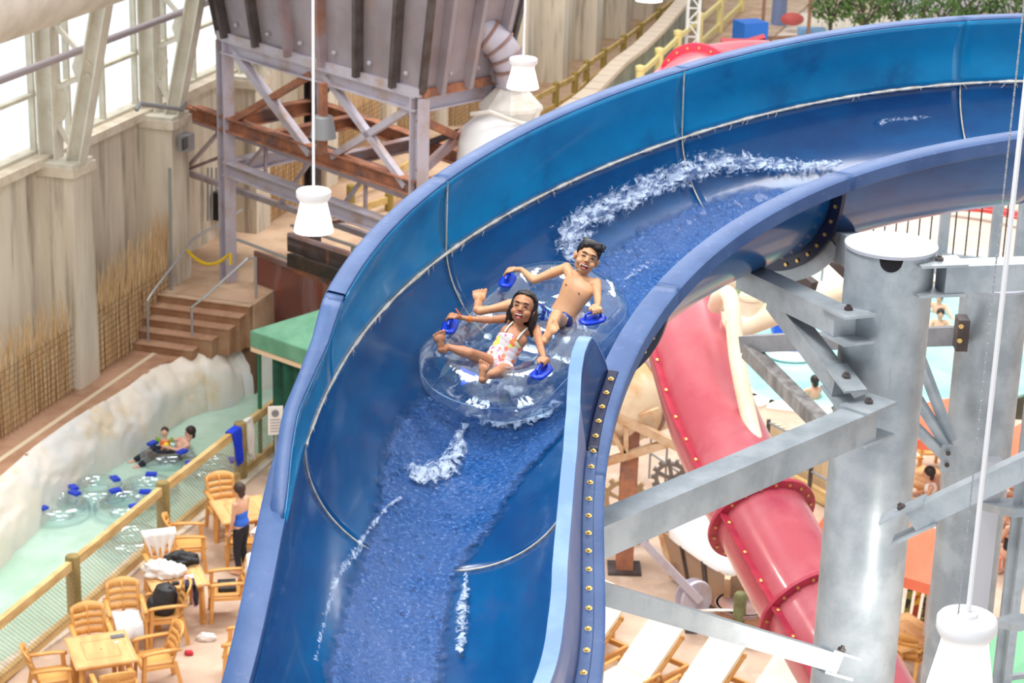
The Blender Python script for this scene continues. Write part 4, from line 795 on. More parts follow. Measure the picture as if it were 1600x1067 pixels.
for x in np.linspace(-.072, .072, 15):
    th = ang0+.03+x/R1_; o_ = np.array([math.cos(th), math.sin(th), 0]); rows.append([np.array([c1_[0], c1_[1], c1_[2]-.021])+o_*(R1_+.004), np.array([c1_[0], c1_[1], c1_[2]-.021-.078*math.sqrt(max(0, 1-(x/.072)**2))-.001])+o_*(R1_+.004)])
MB().grid(rows).build('hole', mat('hole_black', (14, 14, 20), .9), pl1, smooth=False, fix=False)
def arm(name, p, Dp0, q, Dq, w_, h_, label, mat_=None, plates=(), cat='steel arm', grp=None):
    a, b = Dp(*p, Dp0), Dp(*q, Dq); r = thing(name, label, cat, (a+b)/2, grp); mm = mat_ or M_GALV; MB().beam(a, b, w_, h_).build('beam', mm, r, smooth=False)
    t = unit(b-a); s = unit(np.cross(t, (0, 0, 1)))
    for e_ in plates:
        c_ = b if e_ else a; sg = 1 if e_ else -1
        mb = MB(); u_ = np.cross(s, t)
        for k in (1, -1): mb.box(c_+t*sg*.02+u_*k*(h_/2+.009), (.3, w_*1.25, .016), (t, s, u_))
        mb.build('bracket', M_GALV, r, smooth=False)
        for k in (-1, 1): MB().lathe([(.026, 0), (.026, .02), (.014, .022), (.014, .035)], c_+t*sg*.02+u_*(h_/2+.017)+t*k*.05*0, u_, 6).build('bolt', M_DARK, r); break
    return a, b
arm('galvanized_beam', (892, 855), 11.2, (1352, 658), 13.1, .17, .19, 'big galvanized beam slanting up from the slide to the capped pillar', plates=(1,))
arm('galvanized_beam', (1168, 432), 14.3, (1322, 506), 13.2, .17, .15, 'galvanized arm from the steel cradle to the left side of the capped pillar', plates=(1,))
arm('galvanized_brace', (1212, 468), 14.0, (1316, 604), 13.2, .12, .13, 'galvanized brace below the cradle arm, ending at the capped pillar', plates=(1,))
arm('cross_beam', (1164, 537), 19.5, (1503, 524), 17.4, .13, .15, 'horizontal galvanized beam passing behind the capped pillar', M_DARK if 0 else mat('dull_galvanized', (138, 138, 142), .5, .3, col2=(120, 120, 124), scale=4))
arm('cross_brace', (1170, 548), 19.4, (1290, 668), 18.2, .13, .13, 'streaked galvanized brace running down from the horizontal beam', mat('streaked_galvanized', (150, 146, 144), .55, .25, col2=(112, 108, 106), scale=9, stretch=(1, 1, .3)))
arm('galvanized_beam', (1470, 432), 13.25, (1680, 424), 13.6, .16, .17, 'thick galvanized beam leaving the pillar cap to the right edge', plates=(0,))
arm('galvanized_beam', (1425, 810), 12.9, (1680, 690), 12.6, .12, .13, 'galvanized arm rising from the capped pillar to the right edge', plates=(0,))
arm('galvanized_beam', (892, 912), 11.15, (1304, 1034), 13.1, .09, .115, 'lower galvanized arm sloping down from the slide to the capped pillar', plates=(1,))
arm('steel_strut', (1290, 378), 15.3, (1345, 392), 13.8, .2, .2, 'short pale galvanized beam behind the left of the pillar cap')
arm('steel_strut', (1228, 415), 17.2, (1272, 448), 17, .07, .08, 'thin dark strut under the steel cradle', M_DARK)
arm('steel_strut', (1288, 392), 17.2, (1330, 432), 17, .07, .08, 'thin dark strut left of the pillar cap', M_DARK)
for p, q, l in (((1432, 545), (1487, 690), 'upper'), ((1425, 610), (1487, 708), 'middle'), ((1418, 655), (1486, 722), 'lowest')): arm('steel_strut', p, 17.4, q, 17.4, .06, .075, l+' of the three thin struts meeting at the second pillar')
pt_ = thing('gusset_plate', 'drilled steel gusset plate on the left side of the second pillar', 'bracket', Dp(1482, 715, 17.3)); MB().box(Dp(1482, 716, 17.3), (.12, .03, .22)).build('plate', M_GALV, pt_, smooth=False)
for dz in (-.05, .05): MB().lathe([(.02, 0), (.02, .01)], Dp(1480, 716, 17.26)+[0, -.012, dz], (0, -1, 0), 10).build('bolt_hole', M_DARK, pt_)
bt_ = thing('beam_clamp', 'bolted clamp where the horizontal beam meets the second pillar', 'bracket', Dp(1502, 520, 17.3)); MB().box(Dp(1502, 520, 17.3), (.09, .16, .26)).build('plate', M_DARK, bt_, smooth=False)
for dz in (-.06, .06): MB().lathe([(.02, 0), (.02, .012)], Dp(1500, 520, 17.22)+[0, -.01, dz], (0, -1, 0), 10).build('bolt', M_BOLT, bt_)
w1 = Dp(1553, 718, 16.6); tag(MB().box((w1[0], w1[1], w1[2]/2), (.13, .13, w1[2])).build('square_post', mat('pale_steel', (196, 196, 202), .5, .2), smooth=False), 'pale square steel post in front of the second pillar', 'post')
# ladder cage at the right edge
lc = thing('ladder_cage', 'galvanized ladder cage at the right edge behind the big lamp', 'ladder', G(1570, 1100, 0)); La = Dp(1588, 800, 16.5); Lb = Dp(1604, 800, 16.4)
for P in (La, Lb, La+[.9, .3, 0]): MB().beam(down(P, 0), down(P, La[2]+1.8), .06, .06).build('stile', M_GALV, lc, smooth=False)
zz = 2.5
while zz < La[2]+.1: MB().beam(down(La, zz), down(La, zz)+[.9, .3, 0], .04, .04).build('rung', M_GALV, lc, smooth=False); zz += .5
MB().beam(Dp(1550, 786, 16.8), Dp(1612, 800, 16.3), .3, .06).build('bracket', M_GALV, lc, smooth=False); MB().beam(Dp(1566, 968, 16.0), Dp(1612, 975, 15.8), .25, .05).build('bracket', M_GALV, lc, smooth=False)
# platform railing at the right
pr = thing('platform_railing', 'grey barred platform railing above the pillar cap under the slide', 'railing', Dp(1480, 400, 19)); A_ = Dp(1322, 384, 20.5); B_ = Dp(1640, 420, 18.4); Hh_ = 1.1
MB().beam(A_, B_, .06, .07).build('bottom_rail', M_GALV, pr, smooth=False); MB().beam(A_+[0, 0, Hh_], B_+[0, 0, Hh_], .05, .05).build('top_rail', M_GALV, pr, smooth=False)
n_ = 17
for i in range(n_): t = (i+.4)/n_; P = A_+(B_-A_)*t; MB().tube([P, P+[0, 0, Hh_]], .007, 6).build('bar', M_DARK, pr)
for t in (.50, .745, .86): P = A_+(B_-A_)*t; MB().beam(P-[0, 0, .1], P+[0, 0, Hh_+.1], .08, .08).build('post', M_GALV, pr, smooth=False)
mb = MB()
for i in range(1, 26): mb.beam(A_+[0, .02, i*.042], B_+[0, .02, i*.042], .0025, .0025)
mb.build('wire_mesh', mat('tan_wire', (226, 206, 188), .5), pr, smooth=False)
MB().beam(A_+[0, .1, -.1], B_+[0, .1, -.1], .5, .08).build('platform_edge', M_GALV, pr, smooth=False)
# ------------------------------------------------------------------ the red tube slide
M_RED = mat('faded_red_gelcoat', (174, 72, 84), .3, col2=(188, 100, 108), scale=.9, stretch=(1, 1, .5), lo=.4, hi=.65, col3=(166, 46, 72), scale3=1.6, lo3=.55, hi3=.75, coat=.4)
M_RED2 = mat('red_flange', (178, 52, 72), .4, col2=(160, 40, 66), scale=6)
rs = thing('red_tube_slide', 'closed red tube slide running down behind the grey beam', 'water slide', G(1300, 1000, 0))
rp_ = [(1190, 118, 32.5), (1140, 122, 31.5), (1090, 138, 30.5), (1052, 190, 29.8), (1034, 280, 28.8), (1040, 370, 27.6), (1062, 470, 26.4), (1085, 560, 25.6), (1116, 660, 24.9), (1150, 735, 24.4), (1184, 800, 24.0), (1238, 900, 23.5), (1298, 1000, 23.0), (1345, 1080, 22.6), (1400, 1180, 22.2)]
Rp = np.array([Dp(*q) for q in rp_]); tt_ = np.linspace(0, len(Rp)-1, 120)
def smooth_path(P, n):
    P = np.array(P); out = []
    for x in np.linspace(0, len(P)-1, n):
        i = min(int(x), len(P)-2); t = x-i; p0, p1, p2, p3 = P[max(i-1, 0)], P[i], P[i+1], P[min(i+2, len(P)-1)]
        out.append(.5*((2*p1)+(p2-p0)*t+(2*p0-5*p1+4*p2-p3)*t*t+(3*p1-p0-3*p2+p3)*t**3))
    return out
RPs = smooth_path(Rp, 160); RRr = .53
def frame_at(i):
    t = unit(RPs[min(i+1, 159)]-RPs[max(i-1, 0)]); l = unit(np.cross((0, 0, 1), t)); return RPs[i], t, l, np.cross(t, l)
# joints along the path by nearest picture row
def idx_at(y): return min(range(60, 160), key=lambda i: abs(proj(RPs[i])[1]-y))
cuts = [0, 22, idx_at(812), idx_at(955), 159]
for a, b in zip(cuts[:-1], cuts[1:]):
    rows = []
    for i in range(a, b+1):
        c_, t, l, u = frame_at(i); rows.append([c_+RRr*(l*math.cos(f)+u*math.sin(f)) for f in np.linspace(0, 2*PI, 49)[:-1]])
    mb = MB().grid(rows, closed=True); mb.build('tube_section', M_RED, rs)
    mb = MB(); rows = []
    for sgn in (0,):
        for i in range(a, b+1):
            c_, t, l, u = frame_at(i); f = math.radians(205); d = -l*math.cos(math.radians(-28))*(-1); 
            side = l if proj(c_+l)[0] < proj(c_-l)[0] else -l
            e_ = unit(side*.94+u*.34); rows.append([c_+e_*(RRr-.02)+u*.03, c_+e_*(RRr+.09)+u*.03, c_+e_*(RRr+.09)-u*.01, c_+e_*(RRr-.02)-u*.01])
    mb.grid(rows, closed=True); mb.build('side_flange', M_RED2, rs, smooth=False)
for ci in cuts[1:-1]:
    c_, t, l, u = frame_at(ci); MB().lathe([(RRr-.01, -.025), (RRr+.11, -.02), (RRr+.11, .02), (RRr-.01, .025)], c_, t, 64).build('joint_flange', M_RED2 if ci > 30 else mat('crimson_flange', (176, 34, 62), .4), rs, ang=30)
    for k in range(20): f = 2*PI*k/20; MB().lathe([(.018, 0), (.018, .02)], c_+(RRr+.05)*(l*math.cos(f)+u*math.sin(f))+t*.02, t, 6).build('bolt', M_BOLT, rs)
for i in range(62, 159, 5):
    c_, t, l, u = frame_at(i); side = l if proj(c_+l)[0] < proj(c_-l)[0] else -l; e_ = unit(side*.94+u*.34)
    MB().lathe([(.02, 0), (.02, .015), (.01, .02)], c_+e_*(RRr+.04)+u*.03, u, 8).build('bolt', M_BOLT, rs)
# cream pipes
M_PVC = mat('cream_pvc', (238, 226, 198), .4, col2=(226, 206, 176), scale=2)
p1 = thing('cream_pipe', 'cream pipe rising beside the red tube slide with a rounded elbow on top', 'pipe', G(1190, 760, 0)); yy = Dp(1137, 470, 24.2)
MB().tube(smooth_path([Dp(1118, 478, 25.2), Dp(1124, 464, 24.9), Dp(1137, 459, 24.6), Dp(1144, 480, 24.5), Dp(1152, 560, 24.4), Dp(1170, 650, 24.3), Dp(1190, 730, 24.1), Dp(1216, 830, 24)], 40), .095, 16).build('pipe', M_PVC, p1); MB().tube([Dp(1141, 485, 24.5), Dp(1143, 500, 24.5)], .11, 16).build('collar', M_PVC, p1)
p2 = thing('cream_pipe', 'thick cream pipe with a tee joint crossing to the capped pillar', 'pipe', G(1168, 700, 0)); Z_ = 25.5
a, b, m_ = Dp(1150, 512, Z_), Dp(1420, 408, Z_), Dp(1172, 498, Z_)
MB().tube([a, b], .15, 20).build('pipe', M_PVC, p2); MB().tube([m_, down(m_, Hz(m_, 458))], .135, 18).build('tee', M_PVC, p2); MB().tube([m_, down(m_, Hz(m_, 425))], .095, 16).build('riser', M_PVC, p2); MB().tube([down(m_, Hz(m_, 462)), down(m_, Hz(m_, 466))], .15, 18).build('collar', M_PVC, p2)
c_ = Dp(1303, 453, Z_); MB().tube([c_-unit(b-a)*.04, c_+unit(b-a)*.04], .165, 20).build('collar', M_PVC, p2); MB().tube([a, a+[-.15, .3, -.1]], .15, 16).build('elbow', M_PVC, p2)
tag(MB().tube([Dp(1085, 440, 30), Dp(1200, 442, 30)], .08, 10).build('thin_pipe', M_PVC), 'thin cream pipe seen below the slide rim beside the red tube', 'pipe')
# ------------------------------------------------------------------ rusted steel work between the slides
M_CRM = mat('rusty_cream_tank', (226, 204, 172), .6, col2=(206, 160, 110), scale=1.2, lo=.5, hi=.66)
tk = thing('rusty_tank', 'cream tank streaked with rust between the blue slide and the red tube', 'tank', G(985, 800, 0)); tc_ = G(985, 640, 2.6)
MB().lathe([(.02, -.9), (.5, -.85), (.72, -.6), (.78, -.3), (.78, .9), (.5, 1.1), (.02, 1.2)], tc_+[0, 0, .3], (.75, .6, .12), 28).build('tank_shell', M_CRM, tk); MB().lathe([(.8, 0), (.8, .08)], tc_+[0, 0, .3], (.75, .6, .12), 28).build('band', M_RUST, tk)
fr = thing('column_truss', 'rusted braced column frame standing between the blue slide and the red tube', 'steel frame', G(975, 893, 0)); cb = G(975, 890, 0)
M_OCH = mat('ochre_steel', (206, 176, 142), .6, col2=(186, 138, 96), scale=3)
hz_ = Hz(cb, 652); MB().ibeam(cb, down(cb, hz_), .28, .28, .04, up=(0, 1, 0)).build('column', M_RUST2, fr, smooth=False); MB().box(cb+[0, 0, .03], (.55, .5, .05)).build('base_plate', M_DARK, fr, smooth=False)
yb = cb[1]
for p, q, w_ in [((945, 640), (1065, 700), .14), ((945, 722), (1050, 690), .12), ((950, 665), (978, 712), .08), ((978, 660), (978, 715), .08), ((945, 600), (945, 720), .1), ((1000, 650), (1030, 640), .08)]: MB().beam(at_dist(*p, yb-.2), at_dist(*q, yb-.2), w_, w_, up=(0, 1, 0)).build('truss_member', M_OCH, fr, smooth=False)
MB().beam(down(cb, 0)+[-.7, .9, 0], down(cb, hz_)+[-.7, .9, 0], .22, .22).build('column', M_RUST2, fr, smooth=False)
def gear(px, py, y, R_, m_, label, teeth=14):
    c_ = at_dist(px, py, y); r = thing('gear_wheel', label, 'gear', c_-[0, 0, R_]); mb = MB(); ax = unit((-.25, -1, .0)); mb.lathe([(R_*.8, -.04), (R_, -.04), (R_, .04), (R_*.8, .04), (R_*.8, -.04)], c_, ax, 40, caps=False)
    s = unit(np.cross(ax, (0, 0, 1))); u = np.cross(s, ax)
    for k in range(teeth): f = 2*PI*k/teeth; d = s*math.cos(f)+u*math.sin(f); mb.box(c_+d*R_*1.08, (R_*.22, .08, R_*.2), (d, ax, np.cross(d, ax)))
    mb.build('toothed_rim', m_, r, smooth=False); m2 = MB()
    for k in range(3): f = PI*k/3+.3; d = s*math.cos(f)+u*math.sin(f); m2.beam(c_-d*R_*.85, c_+d*R_*.85, .06, .06, up=ax)
    m2.build('spokes', m_, r, smooth=False); MB().lathe([(R_*.15, -.06), (R_*.15, .06)], c_, ax, 16).build('hub', m_, r)
    b_ = MB(); b_.beam(c_, down(c_, 0), .08, .08); b_.build('stand', M_DARK, r)
gear(1050, 748, yb+3.0, .32, mat('grey_gear', (128, 122, 118), .6, .3), 'grey toothed gear wheel left of the red tube slide'); gear(978, 782, yb+1.2, .38, mat('tan_gear', (200, 172, 132), .6), 'tan toothed gear wheel beside the blue slide rim')
gr = thing('deck_railing', 'thin grey railing on the deck behind the gear wheels', 'railing', G(1020, 740, 0))
for P, Q in ((G(990, 730, 0), G(1090, 800, 0)),):
    for h in (.95, .5): MB().tube([P+[0, 0, h], Q+[0, 0, h]], .02, 6).build('rail', M_GREYP, gr)
    for t in (0, .25, .5, .75, 1): R__ = P+(Q-P)*t; MB().tube([R__, R__+[0, 0, .95]], .02, 6).build('post', M_GREYP, gr)
gr2 = thing('deck_railing', 'grey railing with timber boards between the red tube and the capped pillar', 'railing', G(1280, 780, 0)); P, Q = G(1195, 742, 0), G(1300, 800, 0)
for h in (1.05, .55): MB().tube([P+[0, 0, h], Q+[0, 0, h]], .025, 6).build('rail', M_GREYP, gr2)
for t in (0, .33, .66, 1): R__ = P+(Q-P)*t; MB().beam(R__, R__+[0, 0, 1.1], .07, .07).build('post', M_DARK, gr2)
MB().beam(P+[0, .1, .15], Q+[0, .1, .15], .1, .25).build('kickboard', M_TIMB, gr2, smooth=False)
for i in range(14): R__ = P+(Q-P)*(i+.5)/14+np.array([.1, .35, 0]); MB().beam(R__+[0, 0, .1], R__+[0, 0, .95], .05, .12).build('picket', mat('cream_board', (232, 214, 180), .7), gr2, smooth=False)
# ore cart
LT, NT = G(1032, 828, .9), G(1137, 902, .9); e1 = unit(NT-LT); e2 = np.array([-e1[1], e1[0], 0]); e2 = e2 if e2[1] > 0 else -e2; wL = np.linalg.norm(NT-LT); wW = 1.7
oc = thing('ore_cart', 'rust-sided ore cart with a white rounded top beside the red tube', 'cart', down((LT+NT)/2, 0)); cc = (LT+NT)/2+e2*wW/2
def ring(z, k): return [down(cc, z)+e1*sx_*wL/2*k+e2*sy_*wW/2*k for sx_, sy_ in ((-1, -1), (1, -1), (1, 1), (-1, 1))]
t_, b_ = ring(.9, 1), ring(.1, .8)
M_CART = mat('ochre_rust_plate', (168, 142, 120), .7, .1, col2=(190, 140, 84), scale=2, lo=.5, hi=.68, col3=(112, 88, 76), scale3=1.4, lo3=.55, hi3=.72)
for i in range(4):
    j = (i+1) % 4; nn = unit(np.cross(t_[j]-t_[i], b_[i]-t_[i])); MB().plate([t_[i], t_[j], b_[j], b_[i]], nn*.03).build('side_plate', M_CART, oc, smooth=False)
    MB().beam(t_[i], b_[i], .09, .09).build('corner_angle', M_OCH, oc, smooth=False)
    for k in (.33, .66): MB().beam(t_[i]+(t_[j]-t_[i])*k, b_[i]+(b_[j]-b_[i])*k, .08, .08).build('rib', M_DARK, oc, smooth=False)
rows = []
for u in np.linspace(0, 1, 14):
    k = 1.04*math.cos(u*PI/2)**.35 if u < 1 else .0; z = .88+.3*math.sin(u*PI/2); r_ = []
    for i in range(40): f = 2*PI*i/40; cx, cy = math.cos(f), math.sin(f); sq = (abs(cx)**5+abs(cy)**5)**(-1/5.); r_.append(down(cc, z)+e1*cx*sq*wL/2*k+e2*cy*sq*wW/2*k)
    rows.append(r_)
MB().grid(rows, closed=True).build('white_top', M_WHT, oc); MB().plate(b_, (0, 0, -.03)).build('floor_plate', M_DARK, oc, smooth=False)
for s in (-1, 1):
    for q in (-1, 1): MB().lathe([(.14, -.05), (.14, .05)], down(cc, .14)+e1*s*wL*.3+e2*q*wW*.3, e2, 20).build('wheel', M_RUST2, oc)
bw = thing('winch_wheel', 'grey flanged wheel with a long lever arm in front of the ore cart', 'wheel', G(1090, 950, 0)); wc = G(1083, 958, .32)*1; wc = at_dist(1083, 933, wc[1]); ax = unit((.5, -.8, .1))
MB().lathe([(.1, -.1), (.28, -.1), (.3, -.06), (.2, -.03), (.2, .05), (.3, .08), (.28, .12), (.1, .12)], wc, ax, 28).build('drum', M_LAV, bw); MB().lathe([(.1, -.16), (.1, -.1)], wc, ax, 14).build('hub', M_DARK, bw); MB().beam(wc+ax*.18, at_dist(1004, 845, wc[1]-.3), .09, .12).build('lever', M_LAV, bw); MB().box(at_dist(1003, 845, wc[1]-.3), (.2, .06, .12)).build('lever_head', M_RUST, bw, smooth=False); MB().beam(wc, down(wc, 0), .16, .2).build('foot', M_DARK, bw)
pn = thing('log_post', 'mossy log post with white rope wound round it beside the planter tub', 'post', G(1152, 1004, 0)); pb = G(1152, 1004, 0); MB().lathe([(.10, 0), (.10, .82), (.07, .86)], pb, n=14).build('log', mat('mossy_log', (120, 124, 82), .85, col2=(100, 94, 60), scale=5), pn)
MB().tube([pb+np.array([.13*math.cos(a), .13*math.sin(a), .1+.012*a+.05*math.sin(a*2.3)]) for a in np.linspace(0, 14, 70)], .022, 6).build('rope', M_TOW, pn); MB().tube([pb+[.05, 0, .55], pb+[-.35, .1, .5], pb+[-.75, .2, .42]], .022, 6).build('rope', M_TOW, pn)
tub = G(1160, 992, 0)+[.0, .1, 0]; pr_ = thing('planter_tub', 'round brown planter tub behind the mossy log post', 'planter', tub); MB().lathe([(.36, 0), (.44, .5), (.4, .5), (.38, .42), (.02, .4)], tub, n=30).build('tub', mat('terracotta_tub', (178, 138, 110), .8), pr_); MB().lathe([(.43, .44), (.455, .44), (.46, .5), (.43, .5)], tub, n=30).build('rim', M_RUST, pr_)
# sun loungers
M_CUSH = mat('cream_cushion', (246, 232, 206), .8, col2=(238, 220, 190), scale=3)
def lounger():
    r = thing('sun_lounger', 'x', 'sun lounger', (0, 0, 0), 'cream cushioned loungers on the lower deck'); M = M_RESIN  # head toward +x
    for s in (-1, 1): MB().beam((-1.15, s*.33, .28), (.95, s*.33, .28), .05, .09).build('side_rail', M, r, smooth=False); MB().tube([(-.2, s*.38, .3), (-.15, s*.38, .46), (.2, s*.38, .46), (.3, s*.38, .3)], .028, 8).build('armrest', M, r)
    for x in (-1.05, .8):
        for s in (-1, 1): MB().beam((x, s*.33, 0), (x, s*.33, .28), .06, .05).build('leg', M, r, smooth=False)
    MB().beam((.95, -.33, .28), (.95, .33, .28), .05, .08).build('end_rail', M, r, smooth=False); MB().beam((.1, -.3, .29), (.82, -.3, .80), .04, .05).build('back_rail', M, r, smooth=False); MB().beam((.1, .3, .29), (.82, .3, .80), .04, .05).build('back_rail', M, r, smooth=False); MB().beam((.82, -.32, .8), (.82, .32, .8), .06, .07).build('back_rail', M, r, smooth=False)
    def pad(pts, t):
        mb = MB(); rows = []
        for x, z in pts: rows.append([np.array([x, -.30, z]), np.array([x, -.30, z+t]), np.array([x, .30, z+t]), np.array([x, .30, z])])
        return mb.grid(rows, closed=True)
    o = pad([(-1.15, .33), (-.5, .335), (.08, .33)], .08).build('seat_cushion', M_CUSH, r); o = pad([(.06, .34), (.4, .58), (.84, .89)], .08).build('back_cushion', M_CUSH, r); return r
lg = lounger(); ul = [False]
hd_ = G(1042, 975, .9)*[1, 1, 0]; ft_ = G(968, 1062, .38)*[1, 1, 0]; ang = math.atan2(*(hd_-ft_)[[1, 0]]); dirl = np.array([math.cos(ang), math.sin(ang), 0])
for px, py, l in ((1042, 975, 'cream sun lounger in the middle of the row, in front of the grey lower arm'), (1138, 1003, 'cream sun lounger furthest right in the row'), (948, 946, 'cream sun lounger half hidden by the blue slide rim'), (1238, 1034, 'cream sun lounger mostly hidden behind the capped pillar foot'), (936, 908, 'cream sun lounger furthest back, only its head end showing past the slide rim')):
    place_copy(lg, ul, (G(px, py, .92)-dirl*.82)*[1, 1, 0], ang, l)
# ------------------------------------------------------------------ skis, umbrellas, people at the far right
def umbrella(px, py, z, R_, m_, label, n=4, rot=.3, hgt=.55):
    c_ = G(px, py, z); r = thing('patio_umbrella', label, 'umbrella', down(c_, 0)); mb = MB(); rm = [c_+[R_*math.cos(rot+2*PI*k/n), R_*math.sin(rot+2*PI*k/n), -hgt] for k in range(n)]
    mb.add([c_]+rm, [(0, 1+k, 1+(k+1) % n) for k in range(n)]); solid(mb.build('canopy', m_, r, smooth=False), .02, 0)
    for k in range(n): MB().plate([rm[k], rm[(k+1) % n], rm[(k+1) % n]-[0, 0, .16], rm[k]-[0, 0, .16]], (0, .01, 0)).build('valance', m_, r, smooth=False)
    MB().tube([down(c_, 0), c_], .03, 8).build('pole', M_LW, r)
M_ORG = mat('orange_canvas', (238, 128, 96), .8, col2=(228, 112, 80), scale=1)
umbrella(1462, 824, 2.5, 1.1, M_ORG, 'orange canvas umbrella between the two pillars, lower one', rot=.2); umbrella(1484, 622, 2.4, 1.1, M_ORG, 'orange canvas umbrella behind the three thin struts', rot=.5); umbrella(1642, 652, 2.5, 1.2, M_ORG, 'orange canvas umbrella at the right edge beside the second pillar', rot=.1)
umbrella(1296, 795, 2.4, .35, M_ORG, 'small orange umbrella showing between the red tube and the capped pillar', rot=.3)
umbrella(1668, 985, 3.2, 1.7, mat('light_green_canvas', (120, 180, 140), .8), 'light green umbrella cut off at the bottom right corner', rot=.6)
rk = G(1412, 1012, 0); rq = G(1475, 1030, 0); rd = unit(rq-rk); rkt = thing('ski_rack', 'timber rack of upright skis between the two pillars', 'rack', rk)
for h in (.35, 1.2): MB().beam(rk+[0, .12, h]-rd*.2, rq+[0, .12, h]+rd*.3, .06, .08).build('rail', M_TIMB, rkt, smooth=False)
for e_ in (-.15, np.linalg.norm(rq-rk)+.2): MB().beam(rk+rd*e_+[0, .18, 0], rk+rd*e_+[0, .18, 1.3], .07, .07).build('post', M_TIMB, rkt, smooth=False)
cols = [((40, 60, 50), (150, 160, 90)), ((236, 200, 60), (190, 80, 50)), ((60, 66, 60), (190, 190, 130)), ((30, 36, 90), (150, 40, 50)), ((40, 40, 48), (210, 190, 90)), ((200, 200, 196), (60, 60, 70)), ((30, 60, 110), (220, 220, 210))]
nm = ['dark green', 'yellow', 'dark olive', 'navy and red', 'black and gold', 'pale grey', 'blue and white']
for i, (a, b) in enumerate(cols):
    p = rk+rd*(i*.125-.04); top = p+[.10+.02*i % .05, .1, 1.45-.03*(i % 3)]; mb = MB(); mb.beam(p, top, .085, .015, up=(0, 1, 0)); mb.beam(top, top+[.02, -.06, .12], .07, .012, up=(0, 1, 0))
    tag(mb.build('ski', mat('ski_%d' % i, a, .4, col2=b, scale=4, stretch=(1, 1, 1.5), lo=.5, hi=.52), smooth=False), nm[i]+' ski leaning upright in the timber rack', 'ski', 'skis in the timber rack')
place_copy(tb, ut, G(1414, 985, .74)*[1, 1, 0], .5, 'cafe table below the ski rack, right of the capped pillar')
place_copy(tb, ut, G(1462, 748, .74)*[1, 1, 0], .9, 'cafe table between the two pillars, near the seated dark-haired person')
for px, py, a, l in ((1432, 742, 20, 'cafe chair left of the table between the pillars'), (1455, 700, -80, 'cafe chair beyond the table between the pillars'), (1478, 770, 150, 'cafe chair right of the table between the pillars'), (1418, 1020, 60, 'cafe chair below the ski rack beside the capped pillar')):
    q = gs(px, py); place_copy(ch, uc, (q[0], q[1], 0), math.radians(a), l)
rg = thing('swim_ring', 'blue swim ring standing at the right edge above the arm', 'swim ring', G(1590, 735, .4)); MB().tube([G(1592, 728, .5)+[.32*math.cos(a)*.8, .1*math.cos(a), .32*math.sin(a)] for a in np.linspace(0, 2*PI, 24)[:-1]], .09, 12, closed=True).build('ring', mat('ring_blue', (70, 150, 200), .4), rg)
# ------------------------------------------------------------------ far centre: yellow fence, lattice tower, glass screen, foliage
yf = thing('yellow_fence', 'pale yellow fence with glass panels at the top centre of the picture', 'fence', G(1060, 80, 0)); YP = [G(*q, 1.2) for q in ((1000, 116), (1030, 88), (1059, 60), (1093, 32), (1126, 4), (1160, -26))]; M_YEL = mat('pale_yellow_paint', (238, 220, 150), .6)
for p in YP: MB().lathe([(.14, -1.2), (.14, .12), (.16, .14), (.16, .26), (.05, .3)], p, n=12).build('post', M_YEL, yf)
for a, b in zip(YP[:-1], YP[1:]):
    for dz in (0.0, .85): MB().beam(a-[0, 0, dz], b-[0, 0, dz], .1, .16).build('rail', M_YEL, yf, smooth=False)
    MB().plate([a-[0, 0, .1], b-[0, 0, .1], b-[0, 0, .8], a-[0, 0, .8]], (.02, 0, 0)).build('glass_panel', M_GLASS, yf, smooth=False)
lt = thing('lattice_tower', 'white lattice mast standing behind the red tube arch', 'mast', G(1079, 90, 0)); lb = G(1079, 100, 0); hL = 9
for sx_, sy_ in ((-1, -1), (1, -1), (1, 1), (-1, 1)): MB().beam(lb+[sx_*.2, sy_*.2, 0], lb+[sx_*.2, sy_*.2, hL], .08, .08).build('chord', M_WHT, lt, smooth=False)
mb = MB()
for i in range(18):
    s = 1 if i % 2 else -1; mb.beam(lb+[-s*.2, -.2, i*.5], lb+[s*.2, -.2, i*.5+.5], .05, .05); mb.beam(lb+[-.2, -s*.2, i*.5], lb+[-.2, s*.2, i*.5+.5], .05, .05); mb.beam(lb+[-.2, -.2, i*.5], lb+[.2, -.2, i*.5], .05, .05)
mb.build('lacing', M_WHT, lt, smooth=False)
tag(MB().box(G(1172, 52, .5), (1.0, .9, .9), ((.9, .4, 0), (-.4, .9, 0), (0, 0, 1))).build('blue_mat', mat('mat_blue', (40, 120, 220), .5), smooth=False), 'bright blue padded block beyond the slide rim at the top centre', 'mat')
tag(MB().box(G(1268, 50, .25), (1.0, .5, .3)).build('blue_mat', mat('mat_lightblue', (120, 180, 230), .5), smooth=False), 'small light blue mat just above the slide rim, right of the padded block', 'mat')
rd_ = thing('red_bench', 'dark red bench behind the slide rim beside the padded blue block', 'bench', G(1155, 85, 0)); q = Dp(1148, 70, 33); MB().box(q, (.42, .3, .14)).build('seat', mat('dark_red', (150, 20, 36), .4), rd_, smooth=False); MB().box(q+[.32, 0, .06], (.3, .3, .1), (unit((.9, 0, .3)), (0, 1, 0), unit((-.3, 0, .9)))).build('backrest', mat('dark_red', (150, 20, 36), .4), rd_, smooth=False); MB().beam(q, down(q, 0), .15, .15).build('leg', M_DARK, rd_)
gsn = thing('glass_screen', 'brown-framed glass screen beyond the slide rim at the top right', 'screen', G(1300, 60, 0)); SP = [G(*q, 0) for q in ((1190, 66), (1262, 64), (1345, 62), (1440, 58))]; M_BRF = mat('brown_frame', (150, 112, 88), .6)
for p in SP: MB().beam(p, p+[0, 0, 1.9], .1, .12).build('post', M_BRF, gsn, smooth=False)
